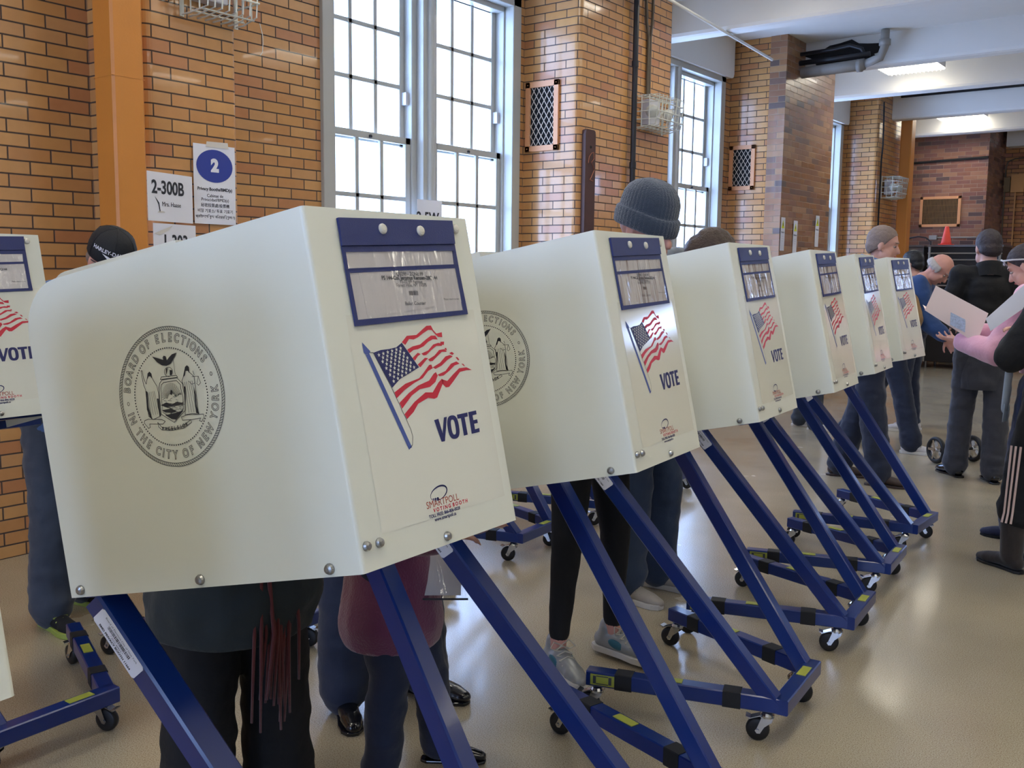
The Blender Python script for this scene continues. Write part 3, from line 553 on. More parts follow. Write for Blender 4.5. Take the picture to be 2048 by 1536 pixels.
D_dark = [[(0.2498,0.3212),(0.2529,0.3189),(0.2498,0.2943),(0.254,0.2749),(0.2489,0.2792),(0.2455,0.2913)],[(0.2707,0.3055),(0.2742,0.305),(0.2734,0.2775),(0.2702,0.2762)],[(0.2599,0.3473),(0.2641,0.3497),(0.2678,0.3456),(0.2666,0.3382),(0.265,0.3421),(0.2608,0.3427),(0.2574,0.3388)],[(0.3315,0.3158),(0.3342,0.3154),(0.3308,0.2966),(0.3248,0.2747),(0.3283,0.297)],[(0.3518,0.3127),(0.3526,0.3004),(0.3504,0.2833),(0.3534,0.2693),(0.3474,0.2715),(0.3489,0.294)],[(0.3397,0.3442),(0.3443,0.347),(0.3478,0.3429),(0.3464,0.3344),(0.3447,0.3382),(0.3401,0.3389),(0.3371,0.3324),(0.3322,0.3297)],[(0.2766,0.294),(0.2892,0.2966),(0.3002,0.2923),(0.3125,0.2941),(0.3259,0.2904),(0.316,0.2883),(0.2995,0.2889),(0.2875,0.2889)],[(0.2772,0.2859),(0.2964,0.2858),(0.3093,0.2796),(0.2972,0.2786),(0.2834,0.2815)],[(0.2825,0.2772),(0.3041,0.2776),(0.3223,0.2795),(0.3041,0.2671),(0.2951,0.2692)],[(0.3029,0.3149),(0.306,0.3127),(0.3033,0.306),(0.3002,0.3082)],[(0.3,0.3489),(0.3041,0.35),(0.3011,0.3434),(0.2981,0.3386)],[(0.3074,0.3459),(0.3123,0.3443),(0.3099,0.3376),(0.306,0.3373)]]
D_shield = [(0.2877,0.3328),(0.3196,0.3313),(0.329,0.3206),(0.3284,0.3145),(0.3299,0.3003),(0.3261,0.2789),(0.2986,0.2634),(0.2742,0.2801),(0.2765,0.3064),(0.2786,0.3221),(0.282,0.3287)]
D_shield2 = [(0.2903,0.3283),(0.3175,0.3273),(0.3246,0.3195),(0.3237,0.3144),(0.3257,0.3),(0.322,0.2813),(0.2992,0.2686),(0.2783,0.2822),(0.2805,0.3059),(0.2826,0.3206),(0.2851,0.3256)]
D_scale = [[(0.3506,0.3282),(0.3642,0.3267)],[(0.3634,0.3265),(0.3586,0.316)],[(0.3634,0.3265),(0.3661,0.3166)],[(0.3581,0.316),(0.3611,0.313),(0.366,0.3162)],[(0.3543,0.3366),(0.3557,0.3303)],[(0.3424,0.3228),(0.3481,0.3167),(0.354,0.3175)]]
D_ban = [(0.264,0.2681),(0.2712,0.2591),(0.2893,0.254),(0.3132,0.2544),(0.3339,0.2629),(0.3347,0.2585),(0.3174,0.252),(0.2911,0.2515),(0.2703,0.2553),(0.2643,0.261)]
D_ban_l = [(0.2367,0.2746),(0.2457,0.276),(0.2739,0.2712),(0.2803,0.2677),(0.2747,0.264),(0.2463,0.2679),(0.2463,0.2625),(0.2424,0.2612),(0.2348,0.2712)]
D_ban_r = [(0.3154,0.2699),(0.331,0.2712),(0.3616,0.2678),(0.3622,0.2634),(0.3556,0.2565),(0.3515,0.2588),(0.3547,0.2627),(0.3361,0.2626),(0.3166,0.2645)]
D_exc = [(0.2735,0.2588),(0.2918,0.2546),(0.3233,0.2574)]
def fr(a, v, off=.0008):       # point on the outside of the front panel: a along the row, v up
    return bp_(BL+off, v, a)
EU = (bp_(BL, 0, 0)-bp_(0, 0, -SPL)); LS = EU.length; EU.normalize(); EV = (bp_(0, 1, 0)-bp_(0, 0, 0)); SN = EU.cross(EV).normalized()
if SN.y > 0: SN = -SN
def sd(s_, v, off=.0008): return bp_(0, 0, -SPL)+EU*s_+EV*v+SN*off
def booth_screen():
    m_ = MB(); t = .0035; rf = .005; path = []   # (u, y, arc) going from near user edge round the front to far user edge
    def vt(s_):
        r = .085
        return BH if s_ >= r else BH-r+math.sqrt(max(0, r*r-(r-s_)**2))
    A = Vector((0, -SPL)); B = Vector((BL, 0)); C_ = Vector((BL, BW)); D = Vector((0, BW+SPL))
    def rnd(P0, P, P1):
        a = (P0-P).normalized(); b = (P1-P).normalized(); out = []
        for k in range(6):
            q = k/5; p = P+a*rf*(1-q)**2*1.3+b*rf*q**2*1.3; out.append(p)
        return out
    s_ = [0, .003, .008, .015, .025, .037, .05, .065, .085]; pts = [(A+(B-A).normalized()*x, vt(x)) for x in s_]
    pts += [(p, BH) for p in rnd(A, B, C_)]+[(p, BH) for p in rnd(B, C_, D)]
    pts += [(D+(C_-D).normalized()*x, vt(x)) for x in reversed(s_)]
    n = len(pts); vs_ = []
    for i, (p, v) in enumerate(pts):
        d = (pts[min(i+1, n-1)][0]-pts[max(i-1, 0)][0]).normalized(); nm = Vector((d.y, -d.x))
        for q in (p, p-nm*t): vs_ += [bp_(q.x, 0, q.y), bp_(q.x, v, q.y)]
    fs = []
    for i in range(n-1):
        a, b = 4*i, 4*i+4
        fs += [(a, b, b+1, a+1), (a+2, a+3, b+3, b+2), (a+1, b+1, b+3, a+3), (a, a+2, b+2, b)]
    fs += [(0, 1, 3, 2), (4*n-4, 4*n-2, 4*n-1, 4*n-3)]
    m_.add(vs_, fs)
    # --- printed sticker on the front
    m_.mat(1); m_.poly([fr(.05, .047, .0004), fr(BW-.025, .047, .0004), fr(BW-.025, .375, .0004), fr(.05, .375, .0004)])
    m_.mat(4); m_.poly([fr(*p) for p in D_pole]); m_.poly([fr(*p, .001) for p in D_spear]); m_.mat(5); pline(m_, D_sleeve, .0009, fr)
    m_.mat(2); m_.poly([fr(*p) for p in D_canton])
    m_.mat(3)
    for r_ in D_red: m_.poly([fr(*p) for p in r_])
    # stars: nine staggered rows inside the canton
    m_.mat(6); c0, c1, c2, c3 = (.0975, .3145), (.1625, .3225), (.191, .2865), (.1245, .263)
    for i in range(9):
        k = 6 if i % 2 == 0 else 5
        for j in range(k):
            a = (i+.7)/9.4; b = (j+.6+(0 if k == 6 else .5))/6.3
            px = [(c0[q]*(1-a)+c3[q]*a)*(1-b)+(c1[q]*(1-a)+c2[q]*a)*b for q in (0, 1)]
            st = []
            for q in range(10):
                rr = .0036 if q % 2 == 0 else .0015; st.append(fr(px[0]+rr*sin(2*pi*q/10), px[1]+rr*cos(2*pi*q/10), .0014))
            m_.poly(st)
    m_.mat(2)
    for g in (D_V, D_T, D_E): m_.poly([fr(*p) for p in g])
    n_ = 28; cx, cy = .2549, .1815
    def ov(rx, ry, k, e=2.6):
        a = 2*pi*k/n_; c, s = cos(a), sin(a); return (cx+rx*math.copysign(abs(c)**(2/e), c), cy+ry*math.copysign(abs(s)**(2/e), s))
    for k in range(n_):
        m_.poly([fr(*ov(.015, .0195, k)), fr(*ov(.015, .0195, k+1)), fr(*ov(.0055, .0125, k+1)), fr(*ov(.0055, .0125, k))])
    # logo: tilted ring thicker on one side with three dots
    for k in range(30):
        a0, a1 = 2*pi*k/32+3.6, 2*pi*(k+1)/32+3.6
        q = lambda a: (.191+.0225*cos(a)*.93-.009*sin(a)*.35, .083+.0098*sin(a)+.0045*cos(a))
        seg(m_, q(a0), q(a1), .0006+.0022*max(0, sin(2*pi*k/64))**2, fr)
    for k, (x, r_) in enumerate(((.1725, .0012), (.1765, .0016), (.181, .0021), (.1865, .0028))):
        m_.poly([fr(x+r_*cos(2*pi*j/12), .0765-.0012*k*.5+r_*sin(2*pi*j/12)) for j in range(12)])
    T2 = lambda s, sz, x, y, b=0, sx=1: put_text(m_, s, sz, lambda a, c: fr(x+a, y+c), b, sx)
    m_.mat(7); T2('SMARTPOLL', .0155, .1975, .0685, 0, .98); m_.mat(3); T2('V O T I N G  B O O T H', .0085, .2155, .0582, .0003)
    m_.mat(2); T2('TOLL FREE: 866-806-0028', .0072, .198, .0505, .0002); T2('www.smartpoll.ca', .0075, .198, .0438, .0002)
    # --- seal on the near side
    sc = D_sealc; m_.mat(5); X0, Y0, Rr = sc[0]+.003, sc[1], .1105
    circ = lambda r_, n=96: [(X0+r_*cos(2*pi*k/n), Y0+r_*sin(2*pi*k/n)) for k in range(n)]
    pline(m_, circ(Rr), .0009, sd, True); pline(m_, circ(Rr-.0052), .0008, sd, True)
    for k in range(150):
        a = 2*pi*k/150; seg(m_, (X0+(Rr-.0048)*cos(a), Y0+(Rr-.0048)*sin(a)), (X0+(Rr-.0003)*cos(a+.035), Y0+(Rr-.0003)*sin(a+.035)), .0009, sd)
    m_.mat(8)
    for k in range(104):
        a = 2*pi*k/104; x, y = X0+.0768*cos(a), Y0+.0768*sin(a); m_.poly([sd(x+.0013*cos(2*pi*j/6), y+.0013*sin(2*pi*j/6)) for j in range(6)])
    def arc_text(s, a_mid, rad, size, spc, inward):
        # letters set one by one round the ring, drawn as outlines
        ws = [spc*(.55 if c in 'I ' else (1.2 if c in 'W' else 1)) for c in s]; tot = sum(ws); acc = -tot/2
        for c, w_ in zip(s, ws):
            ang = a_mid-(acc+w_/2)/rad if not inward else a_mid+(acc+w_/2)/rad; acc += w_
            if c == ' ': continue
            vs2, fs2 = text2d(c, size, .0004); th = ang-pi/2 if not inward else ang+pi/2
            cx_, cy_ = X0+rad*cos(ang), Y0+rad*sin(ang)
            P = [(cx_+x*.78*cos(th)-y*sin(th), cy_+x*.78*sin(th)+y*cos(th)) for x, y in vs2]
            for a, b in outline_edges(vs2, fs2): seg(m_, P[a], P[b], .0008, sd)
    m_.mat(5); arc_text('BOARD OF ELECTIONS', R(98), .0928, .0195, .01395, False)
    arc_text('IN THE CITY OF NEW YORK', R(275.5), .0928, .0195, .01425, True)
    for a in (R(14), R(179)): pline(m_, [(X0+.0928*cos(a)+.0022*cos(q*pi/5), Y0+.0928*sin(a)+.0028*sin(q*pi/5)) for q in range(10)], .0008, sd, True)
    m_.mat(8)
    for g in [D_eagle]+D_dark: m_.poly([sd(*p, .001) for p in g])
    m_.mat(5)
    for g in (D_lib, D_jus, D_shield, D_shield2, D_ban, D_ban_l, D_ban_r, D_base): pline(m_, g, .0009, sd, True)
    for g in D_scale+[D_staff]: pline(m_, g, .0007, sd)
    pline(m_, [(.304+.0085*cos(q*pi/9), .3432+.0075*sin(q*pi/9)) for q in range(18)], .0008, sd, True)
    for k in range(26):   # sun rays and hatching in the shield, folds of the robes
        a = pi*(.08+.84*k/25); seg(m_, (.302+.009*cos(a), .300+.009*sin(a)), (.302+.021*cos(a), .300+.026*sin(a)), .0005, sd)
    rnd_ = random.Random(3)
    for k in range(46):
        x = .281+rnd_.random()*.041; y = .276+rnd_.random()*.03
        seg(m_, (x, y), (x+.004+rnd_.random()*.004, y+rnd_.uniform(-.002, .002)), .0006, sd)
    for x0_, dx_ in ((.2535, -.001), (.257, 0), (.2605, .002), (.264, .003), (.267, .004)): seg(m_, (x0_, .318), (x0_+dx_, .281), .0006, sd)
    for x0_, dx_ in ((.334, -.0015), (.338, 0), (.342, .001), (.346, .002), (.3495, .001)): seg(m_, (x0_, .322), (x0_+dx_, .274), .0006, sd)
    m_.mat(8)
    ex = 'EXCELSIOR'
    for i, c in enumerate(ex):
        q = (i-4)/4.0; vs2, fs2 = text2d(c, .0075, .0002); th = .22*q; cx_, cy_ = .2985+.0255*q, .2545+.0022*q*q
        m_.add([sd(cx_+x*cos(th)-y*sin(th), cy_+x*sin(th)+y*cos(th)) for x, y in vs2], fs2)
    return m_
SCR = ['booth_white', 'booth_sticker', 'print_navy', 'print_red', 'print_pole', 'print_line', 'print_white', 'print_rust', 'print_black']
def bolt(p, nrm, r=.0085, m_=None):
    m_ = m_ or MB(); m_.lathe([(r, 0), (r, .002), (r*.8, .0055), (r*.35, .007)], p, nrm, 14); m_.lathe([(r*.3, .0068), (r*.25, .0062)], p, nrm, 6); return m_
FN = Vector((cos(TH), 0, sin(TH)))
def caster(parent, x, y, ang, brake=True):
    c, s = cos(ang), sin(ang); rot = lambda a, b, z: (x+a*c-b*s, y+a*s+b*c, z)
    e = bpy.data.objects.new('caster', None); COL.objects.link(e); e.parent = parent; KIDS[parent.name].append(e); KIDS[e.name] = []
    f = MB(); f.lathe([(.022, -.004), (.022, .004), (.017, .012), (.006, .022)][::1], (x, y, .083), (0, 0, 1), 14)
    f.mat(0)
    for sg in (-1, 1):
        q = [(-.018, .082), (.02, .082), (-.018, .035), (-.03, .028), (-.04, .03)]
        pr = [(.018, .084), (-.016, .084), (-.03, .045), (-.036, .036), (-.03, .027), (-.02, .028), (-.008, .05), (.016, .07)]
        f.prism([rot(a, sg*.0165-.001, z) for a, z in pr], (Vector(rot(0, .002, 0))-Vector(rot(0, 0, 0))))
    f.bar(rot(-.018, -.0165, .083), rot(-.018+.036, -.0165, .083), .002, .003); f.box((x, y, .083), (.04, .035, .003), ang)
    if brake:
        f.bar(rot(-.02, 0, .085), rot(-.058, 0, .07), .028, .003); f.bar(rot(-.052, 0, .074), rot(-.066, 0, .078), .032, .003)
    f.tube([rot(-.028, -.021, .037), rot(-.028, .021, .037)], .005, 8)
    o = f.build('caster_fork', 'chrome', e); KIDS[e.name].append(o)
    w = MB(); a0 = Vector(rot(0, 1, 0))-Vector(rot(0, 0, 0)); p = Vector(rot(-.028, 0, .0375))
    w.lathe([(.012, -.0125), (.03, -.0125), (.0355, -.010), (.0372, 0), (.0355, .010), (.03, .0125), (.012, .0125)], p, a0, 24); o = w.build('caster_wheel', 'rubber', e, smooth=True); KIDS[e.name].append(o)
def part(m_, name, mt, parent, **k):
    o = m_.build(name, mt, parent, **k); KIDS.setdefault(parent.name, []).append(o); KIDS.setdefault(o.name, []); return o
def make_booth():
    t = thing('voting_booth', 'x', 'voting booth'); KIDS[t.name] = []
    s_ = part(booth_screen(), 'privacy_screen', SCR, t)
    # document pouch
    m_ = MB(); q = .004
    P = [(.0634, .5208), (.3385, .5294), (.3413, .367), (.0639, .3571)]
    def sheet(m_, pts, o0, o1): m_.prism([fr(*p, o0) for p in pts], FN*(o1-o0))
    ring = lambda m_, O, I, o0, o1: [sheet(m_, [O[i], O[(i+1) % 4], I[(i+1) % 4], I[i]], o0, o1) for i in range(4)]
    sheet(m_, P, .001, .002)
    sheet(m_, [P[0], P[1], (.3358, .489), (.0619, .4785)], .002, .006)
    body = [(.0619, .4765), (.3358, .4871), P[2], P[3]]
    mid0, mid1 = .4415, .4500
    ring(m_, [(.0622, .4765), (.3356, .4871), (.337, .4508), (.0625, .4412)], [(.0688, .4693), (.3281, .477), (.3265, .4538), (.0688, .4444)], .002, .0038)
    ring(m_, [(.0625, .4420), (.337, .4515), P[2], P[3]], [(.0697, .4375), (.3274, .447), (.3295, .3741), (.071, .3667)], .002, .0038)
    pouch = part(m_, 'document_pouch', 'pouch_navy', t)
    m_ = MB(); sheet(m_, [(.0688, .4693), (.3281, .477), (.3265, .4538), (.0688, .4444)], .0021, .0024); sheet(m_, [(.0697, .4375), (.3274, .447), (.3295, .3741), (.071, .3667)], .0021, .0024)
    m_.mat(0); sheet(m_, [(.0893, .4383), (.3274, .447), (.3293, .3885), (.0942, .3694)], .0026, .003)
    m_.mat(1)
    for s2, sz, x, y, b in (('Q0298 - ZONE 99', .0085, .207, .4365, .0001), ('PS 144-Col. Jeromus Remsen-28Q144', .0088, .2064, .4300, .0003), ('93-02 69 Avenue', .008, .207, .4238, 0), ('Forest Hills, NY 11375', .008, .2069, .4182, 0), ('Ballot Counter', .0085, .2089, .3886, 0), ('Please return to site', .005, .303, .394, 0)):
        put_text(m_, s2, sz, lambda a, c: fr(x+a, y+c*1.0-.03*a*0, .0034), b)
    rb = random.Random(5); x = .197
    while x < .219:
        w_ = rb.choice((.0004, .0007, .0011)); m_.poly([fr(x, .402, .0034), fr(x+w_, .402, .0034), fr(x+w_, .409, .0034), fr(x, .409, .0034)]); x += w_+rb.choice((.0005, .0008))
    part(m_, 'paper_card', ['paper', 'print_line'], pouch)
    m_ = MB(); sheet(m_, [(.068, .4698), (.329, .4775), (.3272, .4532), (.068, .4438)], .004, .0042); sheet(m_, [(.069, .438), (.328, .4475), (.3302, .3735), (.0704, .3662)], .004, .0042); part(m_, 'clear_window', 'clear_vinyl', pouch)
    for a, v in D_btn[:2]:
        m_ = MB(); m_.lathe([(.0085, 0), (.0085, .002), (.007, .004), (.003, .005)], fr(a, v, .006), FN, 16); part(m_, 'rivet', 'rivet_cream', pouch, smooth=False)
    m_ = MB(); m_.lathe([(.0085, 0), (.0085, .002), (.007, .004), (.003, .005)], fr(.3487, .5165, .0005), FN, 16); part(m_, 'screen_button', 'rivet_cream', t)
    for a, v in D_bolts_front: part(bolt(fr(a, v, .0005), FN, .0075), 'bolt', 'zinc', t)
    for a, v in D_bolts_side: part(bolt(sd(a, v, .0005), SN), 'bolt', 'zinc', t)
    # writing tray between the panels and its underside frame
    m_ = MB(); pts = [bp_(.01, .03, -SPL+.012), bp_(BL-.01, .03, .006), bp_(BL-.01, .03, BW-.006), bp_(.01, .03, BW+SPL-.012)]; m_.prism(pts, EV*.012); part(m_, 'writing_shelf', 'tray_black', t)
    m_ = MB(); m_.bar(bp_(.045, .012, -.082), bp_(.045, .012, .59), .05, .03, EV); part(m_, 'cross_rail', 'frame_blue', t); m_ = MB(); m_.bar(bp_(.55, .012, .01), bp_(.55, .012, .38), .03, .03, EV); part(m_, 'cross_rail', 'frame_blue', t)
    # slanted legs, base bars
    TN, TF_ = bp_(.04, -.005, -.062), bp_(.04, -.005, .57); w = .05
    for nm, T_, y_ in (('leg', TN, YN+.025), ('leg', TF_, YF-.025)):
        m_ = MB(); m_.bar(T_, (XF-.045, y_, ZT-.03), w, w, (1, 0, .6), .16); part(m_, nm, 'frame_blue', t)
    z = ZT-.025
    m_ = MB(); m_.bar((XF-.025, YN, z), (XF-.025, YF, z), w, w, (0, 0, 1), .14); part(m_, 'base_bar', 'frame_blue', t)
    for yn_, yr in ((YN+.025, YRN+.022), (YF-.025, YRF-.022)):
        m_ = MB(); A_ = Vector((XF-.03, yn_, z)); B_ = Vector((XR, yr, z)); m_.bar(A_, B_, w, w, (0, 0, 1), .14); bar_ = part(m_, 'base_bar', 'frame_blue', t)
        d = (B_-A_).normalized()
        for q in (.24, .80):
            c_ = A_+(B_-A_)*q; m_ = MB(); m_.bar(c_-d*.028, c_+d*.028, w+.004, w+.004, (0, 0, 1), .1); part(m_, 'grip_pad', 'grip_black', bar_)
        m_ = MB(); c_ = A_+(B_-A_)*.56; sdv = d.cross(Vector((0, 0, 1))); m_.bar(c_-d*.04+Vector((0, 0, .0265)), c_+d*.04+Vector((0, 0, .0265)), .03, .002); part(m_, 'warning_label', 'warn_yellow', bar_)
    # hazard label on the inner end of the near bar, and the front bar
    A_ = Vector((XF-.03, YN+.025, z)); B_ = Vector((XR, YRN+.022, z)); d = (B_-A_).normalized(); sdv = d.cross(Vector((0, 0, 1)))
    if sdv.y > 0: sdv = -sdv
    c_ = B_-d*.055+sdv*.0262; m_ = MB(); m_.bar(c_-d*.04, c_+d*.04, .0015, .036, (0, 0, 1))
    m_.mat(1); off = sdv*.0011
    for q in (-1, 1): m_.bar(c_+d*(.031*q)+off, c_+d*(.021*q)+off, .0006, .026, (0, 0, 1)); m_.bar(c_-d*.02+off+Vector((0, 0, .013*q)), c_+d*.02+off+Vector((0, 0, .013*q)), .0006, .003, (0, 0, 1))
    part(m_, 'warning_label', ['warn_yellow', 'print_line'], t)
    m_ = MB(); m_.bar((XF-.025, .31, ZT+.0008), (XF-.025, .39, ZT+.0008), .03, .002); part(m_, 'warning_label', 'warn_yellow', t)
    # asset barcode label on the near leg
    d = (Vector((XF-.045, YN+.025, ZT-.03))-TN).normalized(); side = Vector((0, -1, 0)); side = (side-d*side.dot(d)).normalized(); upl = side.cross(d).normalized()
    c_ = TN+d*.085+side*.0255
    m_ = MB(); LP = lambda a, b, o=0: c_+d*a+upl*b+side*o
    lw, lh = .062, .0205; pts = [(-lw+.004, -lh), (lw-.004, -lh), (lw, -lh+.004), (lw, lh-.004), (lw-.004, lh), (-lw+.004, lh), (-lw, lh-.004), (-lw, -lh+.004)]
    m_.prism([LP(a, b) for a, b in pts], side*.0008); m_.mat(1); rb = random.Random(8); x = -.032
    while x < .032:
        w_ = rb.choice((.0006, .001, .0016)); m_.poly([LP(x, -.001, .001), LP(x+w_, -.001, .001), LP(x+w_, .0075, .001), LP(x, .0075, .001)]); x += w_+rb.choice((.0007, .0012))
    sg_ = 1
    fx = lambda cx, cy: (lambda a, b: LP(cx+a, cy+b, .001))
    put_text(m_, 'Board of Elections City of New York', .0062, fx(0, .0125)); put_text(m_, '* NYC 60653 *', .006, fx(0, -.006)); put_text(m_, 'BMD PRIVACY BOOTH 11664', .0072, fx(0, -.013), .0003)
    part(m_, 'asset_label', ['paper_white', 'print_black'], t)
    caster(t, .615, YN+.022, R(15)); caster(t, .6, YF-.02, R(-160)); caster(t, .085, YRN+.03, R(10)); caster(t, .075, YRF-.03, R(-5))
    return t
proto = make_booth()
row1 = [(-1.54, .03, 2.8, 'white voting booth cut off at the bottom left corner of the photo'),
 (-1.575, .918, 2.76, 'nearest white voting booth, its whole round seal facing the camera'),
 (-1.633, 1.759, 5.96, 'white voting booth just behind the nearest one, half its seal showing'),
 (-1.726, 2.638, 5.12, 'third white voting booth from the camera, under the brown haired head'),
 (-1.806, 3.499, 5.45, 'fourth white voting booth in the front row, under the first warning notices'),
 (-1.908, 4.307, 5.39, 'second last white voting booth of the front row'),
 (-2.018, 5.184, -1.03, 'farthest white voting booth of the front row, next to the walking bald man')]
def far_row(j):
    a = R(5 if j else 2); fx_, fy = -2.73-.042*j, 1.571+.866*j
    dx, dy = XF*cos(a)-YF*sin(a), XF*sin(a)+YF*cos(a); return fx_-dx, fy-dy, math.degrees(a)
row2l = ['white voting booth at the left edge in front of the man in the black cap', 'back row booth the man in the black cap leans over, only its blue base showing',
 'third booth of the back row by the windows, hidden behind the nearest booth', 'back row booth showing a blue base and two casters left of the black leggings',
 'fifth booth of the back row, hidden behind the leggings and second booth', 'last booth of the back row, only a blue base corner showing below']
allb = [(x, y, R(a), l, 'voting booths in the front row along the aisle') for x, y, a, l in row1]+[(*far_row(j)[:2], R(far_row(j)[2]), l, 'voting booths in the back row by the windows') for j, l in enumerate(row2l)]
for i, (x, y, a, l, g) in enumerate(allb):
    o = proto if i == 0 else copytree(proto); o.location = (x, y, 0); o.rotation_euler = (0, 0, a); tag(o, l, 'voting booth', g)
    if l.startswith('white voting booth at the left edge'):      # this one stands on its near leg only
        lg = [c for c in o.children if c.name.split('.')[0] == 'leg']; lg.sort(key=lambda c: sum(v.co.y for v in c.data.vertices)); bpy.data.objects.remove(lg[-1])
# ================================================================== PEOPLE
def cloth(name, col, var=.12, rough=.85, bump=.25, bscale=35, sheen=.15): return M(name, col, rough, var=var, vscale=9, bump=bump, bscale=bscale, sheen=sheen)
M('skin', (198, 150, 132), .5, spec=.35, var=.05, vscale=30); M('skin_red', (198, 144, 128), .5, spec=.35, var=.06, vscale=30)
M('eye_white', (170, 158, 150), .4); M('iris', (40, 30, 26), .3); M('lips', (176, 100, 92), .5)
cloth('denim_light', (62, 92, 138)); cloth('denim_grey', (52, 60, 74), .25); cloth('denim_dark', (24, 34, 58)); cloth('denim_mid', (46, 62, 88), .2); cloth('black_cloth', (9, 9, 12), .1, sheen=0)
cloth('green_black', (34, 41, 42), sheen=.05); cloth('maroon_fleece', (112, 52, 82), .1, .95, .35, 160, .5); cloth('navy_cloth', (26, 34, 64)); cloth('shirt_blue', (84, 116, 166)); cloth('jacket_blue', (34, 66, 118))
cloth('grey_cloth', (112, 120, 132)); cloth('pink_fleece', (226, 168, 188), .06, .9, .2, 60, .4); cloth('charcoal', (50, 52, 62)); cloth('brown_leather', (52, 34, 30), .15, .45, .1)
cloth('tan_bag', (150, 118, 78)); cloth('scarf_red', (88, 30, 26), .3); cloth('scarf_grey', (150, 158, 164), .4); cloth('suede', (40, 32, 28), .1)
M('shoe_leather', (16, 16, 20), .22, coat=.5); M('shoe_silver', (150, 152, 152), .35, metal=.3, var=.1, vscale=40); M('shoe_white', (196, 194, 198), .5); M('shoe_grey', (168, 160, 150), .6, var=.1, vscale=30)
M('sole_white', (206, 202, 196), .55); M('teal_mesh', (38, 92, 108), .5); M('lime', (148, 160, 70), .6); M('lace', (176, 170, 156), .7)
M('hair_brown', (62, 46, 36), .5, var=.35, vscale=60, bump=.5, bscale=120); M('hair_black', (16, 14, 18), .4, var=.3, vscale=60, bump=.4, bscale=120)
M('hair_grey', (126, 108, 98), .6, var=.2, vscale=80, bump=.4, bscale=200); M('hair_white', (176, 168, 162), .6, var=.15, vscale=80, bump=.3, bscale=200); M('hair_dark', (46, 36, 38), .6, var=.3, vscale=70, bump=.4, bscale=160)
M('knit_blue', (46, 58, 74), .95, var=.2, vscale=50, bump=.6, bscale=260, sheen=.5); M('cap_black', (18, 20, 26), .8, bump=.2, bscale=200)
def cap_(m_, p0, p1, r0, r1, fl=None, n=14):
    p0 = Vector(p0); p1 = Vector(p1); d = p1-p0; L_ = d.length or 1e-4; d = d/L_ if d.length > 1e-5 else Vector((0, 0, 1))
    a = d.cross(Vector((0, 0, 1))); a = a if a.length > .05 else d.cross(Vector((1, 0, 0))); a.normalize(); b = d.cross(a)
    rings = []
    for k in range(1, 5): t = -pi/2+k*pi/8; rings.append((p0+d*r0*sin(t), r0*cos(t)))
    rings.append((p0, r0)) if 0 else None
    for k in range(0, 4): t = k*pi/8; rings.append((p1+d*r1*sin(t), r1*cos(t)))
    def F(v, c):
        if not fl: return v
        ax = Vector(fl[0]).normalized(); w = v-c; return c+w+ax*(w.dot(ax)*(fl[1]-1))
    vs_ = [F(p0-d*r0, p0)]; n_ = n
    for c, r in rings: vs_ += [F(c+(a*cos(2*pi*k/n_)+b*sin(2*pi*k/n_))*r, c) for k in range(n_)]
    vs_.append(F(p1+d*r1, p1)); fs = [(0, 1+(k+1) % n_, 1+k) for k in range(n_)]
    for i in range(len(rings)-1): fs += [(1+i*n_+k, 1+i*n_+(k+1) % n_, 1+(i+1)*n_+(k+1) % n_, 1+(i+1)*n_+k) for k in range(n_)]
    e = len(vs_)-1; q = 1+(len(rings)-1)*n_; fs += [(e, q+k, q+(k+1) % n_) for k in range(n_)]
    m_.add(vs_, fs)
def ell(m_, c, r, mtx=None, n=16):
    c = Vector(c); vs_ = []; fs = []
    for i in range(1, n//2):
        t = pi*i/(n//2)
        for k in range(n): p = Vector((r[0]*sin(t)*cos(2*pi*k/n), r[1]*sin(t)*sin(2*pi*k/n), r[2]*cos(t))); vs_.append(c+(mtx @ p if mtx else p))
    top = Vector((0, 0, r[2])); vs_ += [c+(mtx @ top if mtx else top), c-(mtx @ top if mtx else top)]; t, b = len(vs_)-2, len(vs_)-1; q = n//2-1
    fs += [(t, k, (k+1) % n) for k in range(n)]+[(b, (q-1)*n+(k+1) % n, (q-1)*n+k) for k in range(n)]
    for i in range(q-1): fs += [(i*n+k, (i+1)*n+k, (i+1)*n+(k+1) % n, i*n+(k+1) % n) for k in range(n)]
    m_.add(vs_, fs)
def blob(m_, name, mt, parent, voxel=.012, smooth=4, wr=0, ws=9, cut=None):
    o = m_.build('tmp', mt); r = o.modifiers.new('r', 'REMESH'); r.mode = 'VOXEL'; r.voxel_size = voxel
    if smooth: s_ = o.modifiers.new('s', 'SMOOTH'); s_.iterations = smooth; s_.factor = .5
    dg = bpy.context.evaluated_depsgraph_get(); dg.update(); me = bpy.data.meshes.new_from_object(o.evaluated_get(dg)); old = o.data
    bpy.data.objects.remove(o); bpy.data.meshes.remove(old); me.name = name
    if cut or wr:
        import bmesh
        bm = bmesh.new(); bm.from_mesh(me)
        if wr:
            bm.normal_update()
            for v in bm.verts:
                c = v.co; q = noise.noise(Vector((c.x*ws, c.y*ws, c.z*ws*1.5+3)))+.5*noise.noise(Vector((c.x*ws*2.4, c.y*ws*2.4, c.z*ws*3.4)))
                v.co = c+v.normal*q*wr
        for (co, no) in (cut or []):
            g = bm.verts[:]+bm.edges[:]+bm.faces[:]; rr = bmesh.ops.bisect_plane(bm, geom=g, plane_co=co, plane_no=no, clear_outer=True)
            ed = [e for e in rr['geom_cut'] if isinstance(e, bmesh.types.BMEdge)]
            bmesh.ops.holes_fill(bm, edges=ed) if ed else None
        bm.to_mesh(me); bm.free()
    if not me.materials: me.materials.append(MAT[mt])
    for p in me.polygons: p.use_smooth = True
    ob = bpy.data.objects.new(name, me); COL.objects.link(ob); ob.parent = parent; return ob
